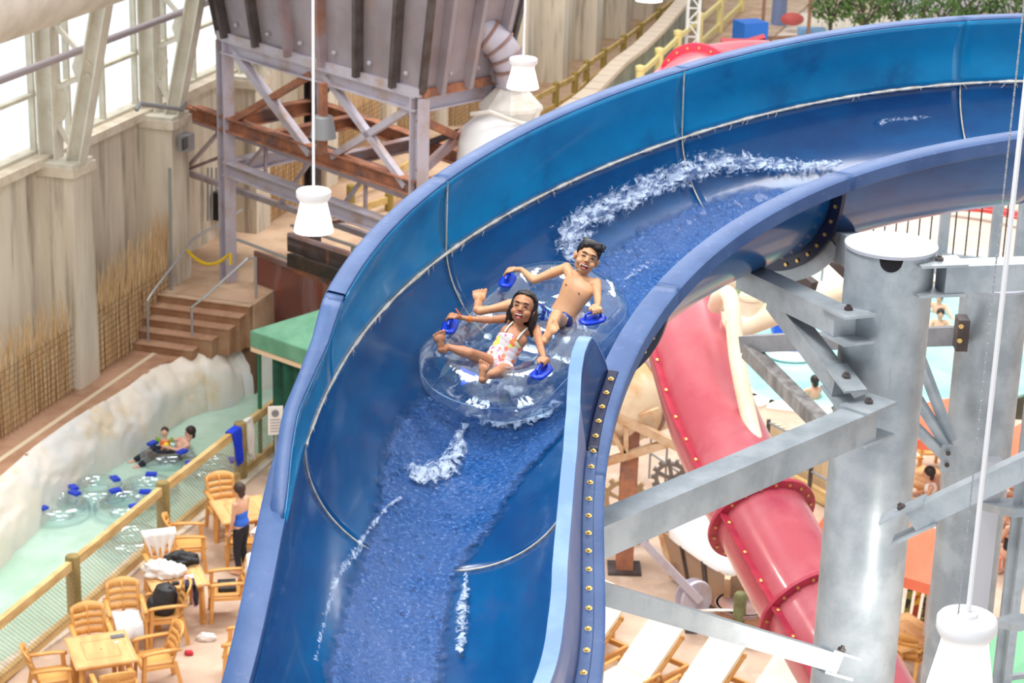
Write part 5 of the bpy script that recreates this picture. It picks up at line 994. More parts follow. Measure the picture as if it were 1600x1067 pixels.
for a, b in zip(SP[:-1], SP[1:]):
    for z in (.15, 1.85): MB().beam(a+[0, 0, z], b+[0, 0, z], .1, .12).build('rail', M_BRF, gsn, smooth=False)
    MB().plate([a+[0, 0, .2], b+[0, 0, .2], b+[0, 0, 1.8], a+[0, 0, 1.8]], (0, .02, 0)).build('glass_panel', M_GLASS, gsn, smooth=False)
tag(MB().lathe([(.3, 0), (.28, 1.3), (.1, 1.4)], G(1216, 42, 0), n=16).build('blue_barrel', mat('barrel_blue', (96, 120, 170), .5)), 'blue-grey barrel behind the glass screen', 'barrel'); tag(MB().ball(G(1238, 30, .5), (.45, .3, .25), 14).build('red_float', mat('float_red', (210, 60, 60), .5)), 'red float lying behind the glass screen', 'float')
M_LEAF = mat('leaf_green', (96, 128, 66), .7, col2=(60, 96, 40), scale=2, col3=(150, 160, 90), scale3=4, lo3=.55, hi3=.7)
def shrub(px, py, z, R_, seed, label, n=480):
    c_ = G(px, py, z); r = thing('leafy_shrub', label, 'shrub', down(c_, 0), 'leafy shrubs along the top right'); rr = random.Random(seed); mb = MB()
    for k in range(n):
        d = np.array([rr.gauss(0, 1) for _ in range(3)]); d = unit(d); p = c_+d*R_*np.array([1, .8, .8])*(.55+.45*rr.random()); a = unit([rr.gauss(0, 1) for _ in range(3)]); b = unit(np.cross(a, [rr.gauss(0, 1) for _ in range(3)])); s = R_*.11
        mb.add([p-a*s, p+b*s*.5, p+a*s, p-b*s*.5], [(0, 1, 2, 3)])
    o = mb.build('foliage', M_LEAF, r, smooth=False, fix=False); o['kind'] = 'stuff'
    mb = MB(); mb.tube([down(c_, 0), c_-[0, 0, R_*.3]], .07, 6)
    for k in range(6): a = k*1.05; mb.tube([c_-[0, 0, R_*.6], c_+np.array([math.cos(a), math.sin(a), .5])*R_*.6], .03, 5)
    mb.build('stem', M_DARK, r)
for i, (px, py, R_, l) in enumerate(((1300, 10, .9, 'leafy shrub behind the left end of the glass screen top'), (1355, 16, .9, 'leafy shrub above the middle of the slide rim, second from the left'), (1405, 8, .8, 'smaller leafy shrub in the middle of the top right row'), (1462, 22, 1.0, 'leafy shrub with bare gaps right of the glass screen'), (1522, 12, 1.1, 'biggest leafy shrub in the top right row'), (1582, 16, 1.0, 'leafy shrub in the top right corner'))): shrub(px, py, 1.3, R_, i, l)
tag(MB().beam(G(1400, 12, .3), G(1620, 2, .3), .6, .6).build('planter_wall', mat('grey_planter', (206, 206, 210), .7), smooth=False), 'pale grey planter wall under the leafy shrubs at the top right', 'planter')
rr_ = thing('red_handrail', 'curved red rail on the far pool deck seen through the platform railing', 'rail', G(1560, 340, 0)); MB().tube(smooth_path([G(1480, 322, .3), G(1540, 326, .4), G(1600, 338, .4), G(1680, 345, .3)], 16), .12, 8).build('rail', mat('red_rail', (206, 60, 64), .4), rr_)
# pool toys and play things
bf = thing('blue_float', 'blue and white floating play seat in the pool behind the cream pipe', 'pool float', G(1228, 525, -.1)); q = G(1228, 520, -.1); MB().box(q+[0, 0, .25], (.62, .6, .5)).build('base', mat('float_blue', (40, 90, 214), .5), bf, smooth=False); MB().ball(q+[.05, 0, .55], (.3, .28, .2), 14).build('seat', mat('float_blue', (40, 90, 214), .5), bf); MB().ball(q+[.12, -.25, .45], (.12, .1, .28), 12).build('pad', M_WHT, bf)
bo = thing('white_raft', 'white raft with a blue top floating in the turquoise pool', 'raft', G(1238, 565, -.1)); q = G(1238, 560, -.1); MB().ball(q+[0, 0, .06], (.5, .32, .12), 20).build('hull', M_WHT, bo); MB().ball(q+[0, .1, .16], (.34, .2, .05), 16).build('top', mat('raft_blue', (70, 120, 200), .5), bo)
wp_ = thing('water_play_panel', 'white play panel framed in grey pipe at the far side of the pool', 'panel', G(1255, 445, 0)); q = G(1255, 447, 0); MB().box(q+[0, 0, .5], (.8, .06, .7)).build('panel', M_WHT, wp_, smooth=False); MB().tube(smooth_path([q+[-.42, 0, 0], q+[-.42, 0, .85], q+[-.3, 0, .95], q+[.3, 0, .95], q+[.42, 0, .85], q+[.42, 0, 0]], 24), .03, 8).build('pipe_frame', M_GREYP, wp_)
tag(MB().box(G(1150, 455, .25), (3.2, .5, .5)).build('green_planter', mat('planter_green', (150, 170, 120), .8, col2=(200, 200, 170), scale=2), smooth=False), 'low green and white planter strip at the far edge of the pool', 'planter')
tag(MB().lathe([(.02, 0), (.3, .02), (.32, .2), (.1, .3), (.02, .3)], G(1236, 442, 0), n=16).build('orange_float', mat('float_orange', (240, 110, 70), .5)), 'small orange float by the white play panel', 'pool float')
# ------------------------------------------------------------------ the clear double tube and its riders
cm, tm, im, um = st(7.22)
TT = tm; NN = unit(um*math.cos(.12)+im*math.sin(.12)); II = unit(np.cross(NN, TT)); II = II if II@im > 0 else -II; NN = unit(np.cross(TT, II)); NN = NN if NN[2] > 0 else -NN
def plane_hit(px, py, P0, n): r = ray(px, py); return EYE+r*(((P0-EYE)@n)/(r@n))
OT = cm-.40*um-.085*im; OT = OT - TT*0
OT = plane_hit(822, 527, OT, NN)
def K(px, py, h): return plane_hit(px, py, OT+NN*h, NN)
M_VINYL = bpy.data.materials.new('clear_vinyl'); M_VINYL.use_nodes = True; nt = M_VINYL.node_tree; nt.nodes.remove(nt.nodes['Principled BSDF'])
a1 = nt.nodes.new('ShaderNodeBsdfTransparent'); a1.inputs[0].default_value = (.90, .95, .97, 1); a2 = nt.nodes.new('ShaderNodeBsdfGlossy'); a2.inputs['Roughness'].default_value = .06; a2.inputs[0].default_value = (.95, .97, 1, 1)
lw = nt.nodes.new('ShaderNodeLayerWeight'); lw.inputs['Blend'].default_value = .42; mr = nt.nodes.new('ShaderNodeMapRange'); mr.inputs['From Min'].default_value = 0; mr.inputs['From Max'].default_value = 1; mr.inputs['To Min'].default_value = .11; mr.inputs['To Max'].default_value = .62
tcx = nt.nodes.new('ShaderNodeTexCoord'); nn_ = nt.nodes.new('ShaderNodeTexNoise'); nn_.inputs['Scale'].default_value = 9; nn_.inputs['Detail'].default_value = 6; bpv = nt.nodes.new('ShaderNodeBump'); bpv.inputs['Strength'].default_value = .35; bpv.inputs['Distance'].default_value = .02
nt.links.new(tcx.outputs['Object'], nn_.inputs[0]); nt.links.new(nn_.outputs['Fac'], bpv.inputs['Height']); nt.links.new(bpv.outputs[0], a2.inputs['Normal'])
ms = nt.nodes.new('ShaderNodeMixShader'); nt.links.new(lw.outputs['Facing'], mr.inputs['Value']); nt.links.new(mr.outputs[0], ms.inputs[0]); nt.links.new(a1.outputs[0], ms.inputs[1]); nt.links.new(a2.outputs[0], ms.inputs[2]); nt.links.new(ms.outputs[0], nt.nodes['Material Output'].inputs['Surface'])
M_HAND = mat('royal_blue_handle', (18, 62, 200), .35); M_HAND2 = mat('royal_blue_patch', (34, 84, 232), .4)
def vinyl_ring(mb, path, rad, u_, n=22, closed=True, wr=.035, seed=0.):
    N = len(path); vs = []; 
    for i in range(N):
        p = path[i]; t = unit(path[(i+1) % N]-path[i-1]) if closed else unit(path[min(i+1, N-1)]-path[max(i-1, 0)]); s = unit(np.cross(u_, t)); 
        for k in range(n):
            f = 2*PI*k/n; cr = 1-wr*(.5+.5*math.cos(f))*0-wr*max(0, math.cos(f))**2*(.5+.5*math.sin(i*1.9+seed))-wr*.4*math.sin(i*.8+seed*2)
            vs.append(p+(s*math.cos(f)+u_*math.sin(f))*rad*(cr if abs(math.cos(f)) > .2 else 1))
    fs = [(i*n+k, i*n+(k+1) % n, ((i+1) % N)*n+(k+1) % n, ((i+1) % N)*n+k) for i in range(N if closed else N-1) for k in range(n)]
    mb.add(vs, fs)
LF = OT+TT*.385; LR = OT-TT*.385; MJ, MN = .315, .158
tubeE = thing('double_tube', 'clear inflatable double tube with blue handles carrying the two riders', 'inflatable tube', OT-NN*MN)
path = []
for c_, a0 in ((LF, -PI/2), (LR, PI/2)):
    for a in np.linspace(a0, a0+PI, 40): path.append(c_+TT*MJ*math.cos(a)+II*MJ*math.sin(a))
mb = MB(); vinyl_ring(mb, path, MN, NN, 24, True, .05, 1.); mb.build('outer_ring', M_VINYL, tubeE, ang=80)
mb = MB(); vinyl_ring(mb, [OT+II*x for x in np.linspace(-MJ, MJ, 22)], MN*.92, NN, 24, False, .05, 2.); mb.build('cross_bolster', M_VINYL, tubeE, ang=80)
for c_ in (LF, LR):
    mb = MB(); rows = [[c_+(TT*math.cos(a)+II*math.sin(a))*r_-NN*(MN*.75) for a in np.linspace(0, 2*PI, 33)[:-1]] for r_ in (.02, .12, .22)]; mb.grid(rows, closed=True); mb.build('seat_floor', M_VINYL, tubeE, fix=False)
# welded seams
def seam(path, r_=.0022): mb = MB().tube(path, r_, 5, closed=True); mb.build('weld_seam', mat('vinyl_seam', (150, 180, 215), .3), tubeE)
seam([p+unit((p-OT)-((p-OT)@NN)*NN)*(MN+.002)*.999 for p in path]); 
def handle(c, d, label_):
    """c handle centre on ring surface, d direction of grip"""
    up_ = NN; d = unit(d); s = unit(np.cross(up_, d)); mb = MB(); rows = []
    for x in np.linspace(-1, 1, 9):
        w_ = .045*math.sqrt(max(.05, 1-abs(x)**4)); rows.append([c+d*x*.085+s*y*w_+up_*(-.012*(y*y)) for y in np.linspace(-1, 1, 7)])
    mb.grid(rows); o = mb.build('handle_base', M_HAND, tubeE, fix=False); solid(o, .014, 0)
    mb = MB(); mb.tube([c-d*.055+up_*.0, c-d*.05+up_*.035, c-d*.035+up_*.045, c+d*.035+up_*.045, c+d*.05+up_*.035, c+d*.055], .008, 8); o2 = mb.build('handle_grip', M_HAND, tubeE); return c+up_*.045
H_GL = handle(K(703, 508, MN+.01), K(712, 488, .17)-K(696, 522, .17), '')
H_GR = handle(K(846, 580, MN+.01), K(862, 567, .17)-K(830, 592, .17), '')
H_BL = handle(K(793, 437, MN+.01), K(801, 424, .17)-K(790, 444, .17), '')
H_BR = handle(K(926, 498, MN+.01), K(941, 493, .17)-K(910, 499, .17), '')
tri = [K(720.5, 573, .13), K(720.5, 603, .09), K(752, 589, .125)]
o = MB().plate(tri, NN*.002).build('blue_triangle_patch', M_HAND2, tubeE, smooth=False)
# ---- bodies
def remesh(mb, voxel, smooth=4, fac=.5):
    me = bpy.data.meshes.new('tmp'); me.from_pydata(mb.v, [], mb.f); me.update(); bm = bmesh.new(); bm.from_mesh(me); bmesh.ops.recalc_face_normals(bm, faces=bm.faces); bm.to_mesh(me); bm.free()
    o = bpy.data.objects.new('tmp', me); scene.collection.objects.link(o); r = o.modifiers.new('r', 'REMESH'); r.mode = 'VOXEL'; r.voxel_size = voxel
    s = o.modifiers.new('s', 'SMOOTH'); s.factor = fac; s.iterations = smooth
    dg = bpy.context.evaluated_depsgraph_get(); e_ = o.evaluated_get(dg); m2 = bpy.data.meshes.new_from_object(e_)
    bpy.data.objects.remove(o); bpy.data.meshes.remove(me); out = MB(); out.v = [tuple(v.co) for v in m2.vertices]; out.f = [tuple(p.vertices) for p in m2.polygons]; bpy.data.meshes.remove(m2); return out
def cap(mb, p, q, r0, r1, n=14, mids=()):
    P = [np.array(p, float), np.array(q, float)]; 
    t = np.linspace(0, 1, 7); R_ = [r0+(r1-r0)*x+sum(a*math.exp(-((x-c)/.22)**2) for c, a in mids) for x in t]
    mb.tube([P[0]+(P[1]-P[0])*x for x in t], R_, n); mb.ball(p, r0*.99, n); mb.ball(q, r1*.99, n)
def foot(mb, ankle, heel, toe, wdir, L=None, big=1, sc=1.):
    """heel / toe: centres of heel and toe tips; wdir: direction across the foot towards the big toe"""
    heel = np.array(heel); toe = np.array(toe); ax = toe-heel; L = np.linalg.norm(ax); ax /= L; w_ = unit(wdir-(wdir@ax)*ax); nrm = unit(np.cross(ax, w_)); 
    cap(mb, ankle, heel+(np.array(ankle)-heel)*.25, .026*sc, .027*sc)
    mb.ball(heel+ax*.012, (.027*sc, .028*sc, .026*sc), 14, (ax, w_, nrm))
    cap(mb, heel+ax*.02, heel+ax*L*.62, .021*sc, .020*sc)
    mb.ball(heel+ax*L*.34, (.05*sc, .026*sc, .02*sc), 14, (ax, w_, nrm))
    mb.ball(heel+ax*L*.64, (.032*sc, .040*sc, .018*sc), 16, (ax, w_, nrm))
    for k, (off, ln, r_) in enumerate(((.028, 1.0, .0115), (.0075, .995, .0078), (-.0095, .955, .0072), (-.0245, .905, .0068), (-.038, .845, .0066))):
        b = heel+ax*L*.68+w_*off*sc; e_ = heel+ax*L*ln+w_*off*1.08*sc; cap(mb, b, e_, r_*sc, r_*.95*sc, 10); mb.ball(e_, r_*1.1*sc, 10)
def hand(mb, wrist, grip, bar, out_, sc=1., thumb=1, r=.0072):
    """fingers curl over a bar; grip: centre on the bar, bar: its direction, out_: from bar toward the back of the hand"""
    bar = unit(bar); wrist = np.array(wrist, float); to = unit(wrist-grip); up_ = unit(out_-(out_@bar)*bar); back = unit(to-(to@bar)*bar)
    palm = grip+back*.026*sc+up_*.018*sc; s = unit(np.cross(up_, back))
    mb.ball(palm, (.032*sc, .025*sc, .012*sc), 14, (bar, back, up_)); cap(mb, wrist, palm+back*.01, .0165*sc, .016*sc)
    for k in range(4):
        o_ = bar*(k-1.5)*.0185*sc; k1 = palm+o_-back*.016*sc+up_*.004; k2 = grip+o_-back*.008*sc+up_*.021*sc; k3 = grip+o_-back*.021*sc+up_*.004*sc; ln = (.9, 1., .95, .8)[k]; k4 = grip+o_*.96-back*.010*sc-up_*.013*sc*ln
        cap(mb, k1, k2, r*1.1*sc, r*1.05*sc, 8); cap(mb, k2, k3, r*1.03*sc, r*.98*sc, 8); cap(mb, k3, k4, r*.96*sc, r*.85*sc, 8)
    tb_ = palm+bar*thumb*.024*sc+back*.008*sc; t1_ = tb_+bar*thumb*.012*sc-back*.018*sc-up_*.006*sc; t2_ = grip+bar*thumb*.026*sc-up_*.006*sc; cap(mb, tb_, t1_, .0095*sc, .0085*sc, 8); cap(mb, t1_, t2_, .0083*sc, .007*sc, 8)
def head_axes(px, py, roll_deg, yaw_deg, pitch_deg):
    f = -ray(px, py); u = cU*math.cos(math.radians(roll_deg))+cR*math.sin(math.radians(roll_deg)); u = unit(u-(u@f)*f); r = np.cross(f, u)*-1; r = r if r@cR > 0 else -r
    y = math.radians(yaw_deg); f, r = f*math.cos(y)+r*math.sin(y), r*math.cos(y)-f*math.sin(y); p = math.radians(pitch_deg); f, u = f*math.cos(p)+u*math.sin(p), u*math.cos(p)-f*math.sin(p); return unit(r), unit(f), unit(u)
def head(mb, c, A, s=1.):
    r, f, u = A; ax = (r, f, u); B = lambda a, b, cc, rr: mb.ball(c+(r*a+f*b+u*cc)*s, np.array(rr)*s if not np.isscalar(rr) else rr*s, 22, ax)
    B(0, -.008, .028, (.070, .086, .080)); B(0, .016, -.026, (.060, .060, .066)); B(0, .040, -.074, (.028, .028, .024)); B(0, .050, .0, (.054, .032, .052))
    for s_ in (-1, 1): B(s_*.035, .052, -.030, (.027, .026, .024)); B(s_*.038, -.002, -.050, (.018, .03, .028)); B(s_*.072, -.006, -.006, (.010, .019, .028)); B(s_*.076, -.008, .006, (.009, .015, .018))
    cap(mb, c+(f*.079+u*.010)*s, c+(f*.091-u*.016)*s, .0065*s, .0100*s, 10)
    for s_ in (-1, 1): B(s_*.0095, .083, -.020, .0072)
    B(0, .070, .030, (.046, .016, .014)); B(0, .066, -.052, (.034, .018, .024))
M_LIPS = mat('lips', (186, 96, 84), .4); M_MOUTH = mat('mouth_dark', (96, 26, 28), .5); M_TEETH = mat('teeth', (226, 218, 206), .4); M_EYE = mat('eye_dark', (34, 20, 16), .25); M_EYEW = mat('eye_white', (226, 216, 208), .3); M_BROW = mat('brow_dark', (44, 28, 22), .8); M_TONGUE = mat('tongue', (214, 120, 112), .45)
def face(par, c, A, s=1., open_=1.):
    r, f, u = A; P = lambda a, b, cc: c+(r*a+f*b+u*cc)*s; ax = (r, f, u)
    def E_(a, b, cc, rr, m_, nm): return MB().ball(P(a, b, cc), np.array(rr)*s, 18, ax).build(nm, m_, par)
    E_(0, .0785, -.054, (.0255, .0110, .0145*open_), M_MOUTH, 'mouth')
    mb = MB(); mb.grid([[P(x, .0878-9*x*x, -.0478-.0030*z+8*x*x) for x in np.linspace(-.0165, .0165, 13)] for z in (-1, 1)]); solid(mb.build('teeth', M_TEETH, par, fix=False), .004*s, 0)
    mb = MB(); (lambda g_: None)([[P(x, .0848-.011*(x/.02)**2, -.0625*1+.0085*(1-open_)-.002*z+4*x*x) for x in np.linspace(-.014, .014, 9)] for z in (-1, 1)])
    E_(0, .0845, -.0635, (.013, .005, .0045), M_TONGUE, 'tongue')
    lp = [P(.0285*math.cos(a), .0872-.022*math.cos(a)**2, -.0535+(.0150*open_)*math.sin(a)+(.012*math.cos(a)**2)) for a in np.linspace(0, 2*PI, 36)[:-1]]; MB().tube(lp, .0030*s, 8, closed=True).build('lips', M_LIPS, par)
    for s_ in (-1, 1):
        E_(s_*.0285, .0768, .0065, (.0120, .0062, .0014), M_EYEW, 'eye'); E_(s_*.0280, .0795, .0062, (.0095, .0042, .0028), M_EYE, 'iris')
        MB().tube([P(s_*x, y, z) for x, y, z in ((.0155, .0800, .0062), (.022, .0832, .0088), (.030, .0825, .0095), (.038, .0775, .0075), (.0425, .073, .004))], .0021*s, 6).build('eyelashes', M_BROW, par)
        MB().tube([P(s_*x, y, z) for x, y, z in ((.0135, .0855, .024), (.024, .0865, .030), (.036, .080, .030), (.045, .071, .024))], [.0026*s, .0034*s, .003*s, .0016*s], 6).build('eyebrow', M_BROW, par)
        MB().ball(P(s_*.006, .0985, -.0245), np.array((.0026, .0024, .0018))*s, 8, ax).build('nostril', M_MOUTH, par)
SKB = mat('boy_skin', (208, 156, 114), .5, col2=(196, 140, 100), scale=9, lo=.45, hi=.7, sss=.08); SKG = mat('girl_skin', (188, 132, 96), .5, col2=(174, 116, 82), scale=9, lo=.45, hi=.7, sss=.08)
def torso(mb, pel, nk, shl, shr, w_sh, w_ch, w_wa, w_pe, dch=.062, dpe=.062, front=None):
    up_ = unit(nk-pel); L = np.linalg.norm(nk-pel); s = unit((shr-shl)-((shr-shl)@up_)*up_); fr = np.cross(s, up_); fr = fr if fr@(EYE-pel) > 0 else -fr; ax = (s, fr, up_)
    K_ = [(-.22, w_pe*.55, dpe*.55), (-.12, w_pe*.92, dpe*.9), (0, w_pe, dpe), (.16, w_pe*.97, dpe*.93), (.32, w_wa, dpe*.84), (.46, w_wa*1.03, dch*.86), (.6, (w_wa+w_ch)/2, dch*.95), (.74, w_ch, dch), (.86, w_ch*1.0, dch*.88), (.94, w_ch*.86, dch*.68), (1.0, w_ch*.55, dch*.5)]
    tt = np.linspace(-.22, 1.0, 28); ws_ = np.interp(tt, [k[0] for k in K_], [k[1] for k in K_]); ds_ = np.interp(tt, [k[0] for k in K_], [k[2] for k in K_])
    ws_[1:-1] = (ws_[:-2]+ws_[1:-1]*2+ws_[2:])/4; ds_[1:-1] = (ds_[:-2]+ds_[1:-1]*2+ds_[2:])/4
    rows = [[pel+up_*L*t+s*w_*math.cos(a)+fr*d_*math.sin(a) for a in np.linspace(0, 2*PI, 37)[:-1]] for t, w_, d_ in zip(tt, ws_, ds_)]; n0 = len(mb.v); mb.grid(rows, closed=True); n1 = len(mb.v); mb.f.append(tuple(range(n0, n0+36))); mb.f.append(tuple(range(n1-36, n1))[::-1])
    return up_, s, fr, ax, L
# ---- boy
b_pel = K(874, 500, .03); b_nk = K(911, 437, .27); b_hd = K(916.5, 404, .375); bsl, bsr = K(885, 418, .275), K(932, 442, .262)
boy = thing('person', 'laughing boy with short black hair in blue patterned swim shorts behind the girl', 'person', b_pel)
mb = MB(); bu, bs, bf_, bax, bL = torso(mb, b_pel, b_nk, bsl, bsr, .1, .110, .088, .090)
cap(mb, b_nk+bu*-.03+(bsl-b_nk)*.55, bsl, .036, .032); cap(mb, b_nk-bu*.03+(bsr-b_nk)*.55, bsr, .036, .032); cap(mb, bsl*.5+b_nk*.5-bu*.005, b_nk+bu*.005, .030, .030); cap(mb, bsr*.5+b_nk*.5-bu*.005, b_nk+bu*.005, .030, .030)
bA = head_axes(917, 404, 22, 4, 3); cap(mb, b_nk-bu*.02, b_hd-bA[2]*.045-bA[1]*.015, .033, .031)
head(mb, b_hd, bA)
b_e1, b_w1 = K(834, 438, .235), K(815, 421, .255); cap(mb, bsl, b_e1, .031, .024, mids=((.45, .004),)); cap(mb, b_e1, b_w1, .0245, .0165, mids=((.3, .003),)); hand(mb, b_w1, H_BL, K(801, 424, .2)-K(790, 444, .2), NN+unit(EYE-OT)*.4, 1.0, 1)
b_e2, b_w2 = K(934, 466, .22), K(934, 479, .215); cap(mb, bsr, b_e2, .031, .024, mids=((.45, .004),)); cap(mb, b_e2, b_w2, .0235, .0165, mids=((.3, .003),)); hand(mb, b_w2, H_BR+unit(K(941, 493, .2)-K(926, 496, .2))*.02, K(941, 493, .2)-K(910, 499, .2), NN+unit(EYE-OT)*.3, 1.0, -1)
b_h1, b_k1, b_a1 = K(862, 500, .05), K(812, 474, .255), K(762, 484, .215); cap(mb, b_h1, b_k1, .053, .038); cap(mb, b_k1, b_a1, .036, .023, mids=((.35, .006),)); foot(mb, b_a1, K(745, 487, .20), K(751, 452, .30), K(760, 460, .27)-K(745, 460, .27), sc=1.0)
b_h2, b_k2, b_a2 = K(886, 509, .04), K(869, 494, .235), K(855, 525, .20); cap(mb, b_h2, b_k2, .052, .039); cap(mb, b_k2, b_a2, .036, .023, mids=((.3, .004),)); foot(mb, b_a2, K(849, 536, .19), K(870, 504, .30), K(845, 512, .27)-K(868, 530, .27), sc=.98)
body = remesh(mb, .0032, 4, .5); body.build('body', SKB, boy, ang=80, fix=True)
face(boy, b_hd, bA)
for s_ in (-1, 1): MB().ball(b_pel+bu*bL*.74+bs*s_*.053+bf_*.0585, (.0065, .003, .005), 12, bax).build('nipple', mat('nipple_brown', (140, 88, 66), .6), boy)
r, f, u = bA; mb = MB(); Bh = lambda a, b, cc, rr: mb.ball(b_hd+r*a+f*b+u*cc, rr, 18, (r, f, u))
Bh(0, -.018, .046, (.077, .084, .078)); Bh(0, .030, .088, (.062, .050, .030)); Bh(.028, .050, .078, (.036, .030, .022)); Bh(-.032, .044, .076, (.03, .03, .024)); Bh(-.055, .03, .06, (.016, .03, .03)); Bh(0, -.06, .0, (.062, .04, .06)); Bh(.058, -.0, .05, (.018, .04, .045)); Bh(-.058, -.0, .045, (.018, .036, .045)); Bh(.055, .042, .062, (.018, .018, .03))
rr0 = random.Random(4)
for k in range(60):
    a = rr0.uniform(-1.2, 1.2); b = rr0.uniform(.35, 1.3); p = b_hd+r*.066*math.sin(a)+f*(.075*math.cos(a)*math.cos(b))+u*(.042+.075*math.sin(b)); q = p+r*rr0.uniform(.012, .026)+u*rr0.uniform(-.008, .004)+f*rr0.uniform(-.004, .008); cap(mb, p, q, .008, .005, 6)
hr = remesh(mb, .0038, 2, .5); hr.build('hair', mat('black_hair', (20, 16, 16), .45, col2=(44, 36, 34), scale=24, stretch=(1, 1, 4), lo=.5, hi=.7, bump=.3, bscale=60), boy, ang=80)
mb = MB(); g_ = 1.10
up_, s_, fr_, ax_, L_ = bu, bs, bf_, bax, bL
mb.ball(b_pel-bu*.012, (.102, .076, .054), 20, bax); mb.ball(b_pel+bu*.022, (.096, .071, .036), 20, bax); cap(mb, b_h1, b_h1+(b_k1-b_h1)*.62, .062, .056); cap(mb, b_h2, b_h2+(b_k2-b_h2)*.50, .062, .058)
sh = remesh(mb, .005, 5); sh.build('swim_shorts', mat('blue_pattern_fabric', (24, 70, 180), .7, col2=(160, 206, 240), scale=16, lo=.48, hi=.53, col3=(14, 30, 92), scale3=12, lo3=.54, hi3=.57, detail=2), boy, ang=80)
# ---- girl
g_pel = K(781, 563, .03); g_nk = K(809, 515, .21); g_hd = K(817, 482, .32); gsl, gsr = K(799, 497, .22), K(838, 514, .20)
girl = thing('person', 'laughing girl with long wet dark hair in a pale floral swimsuit', 'person', g_pel)
mb = MB(); gu, gs_, gf, gax, gL = torso(mb, g_pel, g_nk, gsl, gsr, .085, .088, .080, .088, .056, .060)
for a, b in ((gsl, 1), (gsr, 1)): cap(mb, g_nk-gu*.02+(a-g_nk)*.5, a, .030, .027); cap(mb, a*.5+g_nk*.5, g_nk+gu*.004, .026, .026)
gA = head_axes(817, 482, 13, -10, 4); cap(mb, g_nk-gu*.02, g_hd-gA[2]*.045-gA[1]*.015, .029, .028); head(mb, g_hd, gA, .96)
g_e1, g_w1 = K(764, 500, .215), K(731, 498, .225); cap(mb, gsl, g_e1, .026, .021, mids=((.4, .003),)); cap(mb, g_e1, g_w1, .021, .0145, mids=((.3, .002),)); hand(mb, g_w1, H_GL, K(712, 488, .2)-K(696, 522, .2), NN+unit(EYE-OT)*.4, .92, 1)
g_e2, g_w2 = K(845, 544, .20), K(850, 560, .21); cap(mb, gsr, g_e2, .026, .021, mids=((.4, .003),)); cap(mb, g_e2, g_w2, .021, .0145, mids=((.3, .002),)); hand(mb, g_w2, H_GR+unit(K(862, 567, .2)-K(846, 580, .2))*.025, K(862, 567, .2)-K(830, 592, .2), NN+unit(EYE-OT)*.3, .92, -1)
g_h1, g_k1, g_a1 = K(768, 567, .04), K(733, 552, .20), K(699, 542, .215); cap(mb, g_h1, g_k1, .047, .033); cap(mb, g_k1, g_a1, .032, .019, mids=((.35, .005),)); foot(mb, g_a1, K(690, 549, .20), K(686, 518, .31), K(696, 525, .27)-K(680, 525, .27), sc=.86)
g_h2, g_k2, g_a2 = K(790, 578, .03), K(776, 582, .185), K(759, 588, .20); cap(mb, g_h2, g_k2, .047, .034); cap(mb, g_k2, g_a2, .030, .019, mids=((.35, .004),)); foot(mb, g_a2, K(753, 596, .19), K(757, 565, .29), K(752, 572, .26)-K(764, 576, .26), sc=.84)
body = remesh(mb, .0030, 4, .5); body.build('body', SKG, girl, ang=80, fix=True)
face(girl, g_hd, gA, .96, 1.12)
mb = MB(); w_ = .006
for (f_, a_, b_, c_) in ((-.02, .087, .060, .058), (.16, .085, .057, .05), (.34, .081, .053, .06), (.52, .083, .052, .06), (.70, .087, .056, .07)): mb.ball(g_pel+gu*gL*f_, (a_+w_, b_+w_, c_), 22, gax)
cap(mb, g_h1, g_h1+(g_k1-g_h1)*.10, .052, .048); cap(mb, g_h2, g_h2+(g_k2-g_h2)*.10, .052, .048)
sw = remesh(mb, .0045, 5)
V_ = np.array(sw.v); hgt = (V_-g_pel)@gu/gL; lat = (V_-g_pel)@gs_
keep = [fa for fa in sw.f if True or np.mean([hgt[i] for i in fa]) < .90-abs(np.mean([lat[i] for i in fa]))*1.4-(.10 if np.mean([(V_[i]-g_pel)@gf for i in fa]) < 0 else 0)]
sw.f = keep
M_SUIT = bpy.data.materials.new('floral_swimsuit'); M_SUIT.use_nodes = True; nt = M_SUIT.node_tree; b = nt.nodes['Principled BSDF']; b.inputs['Roughness'].default_value = .6
tcs = nt.nodes.new('ShaderNodeTexCoord'); last = None
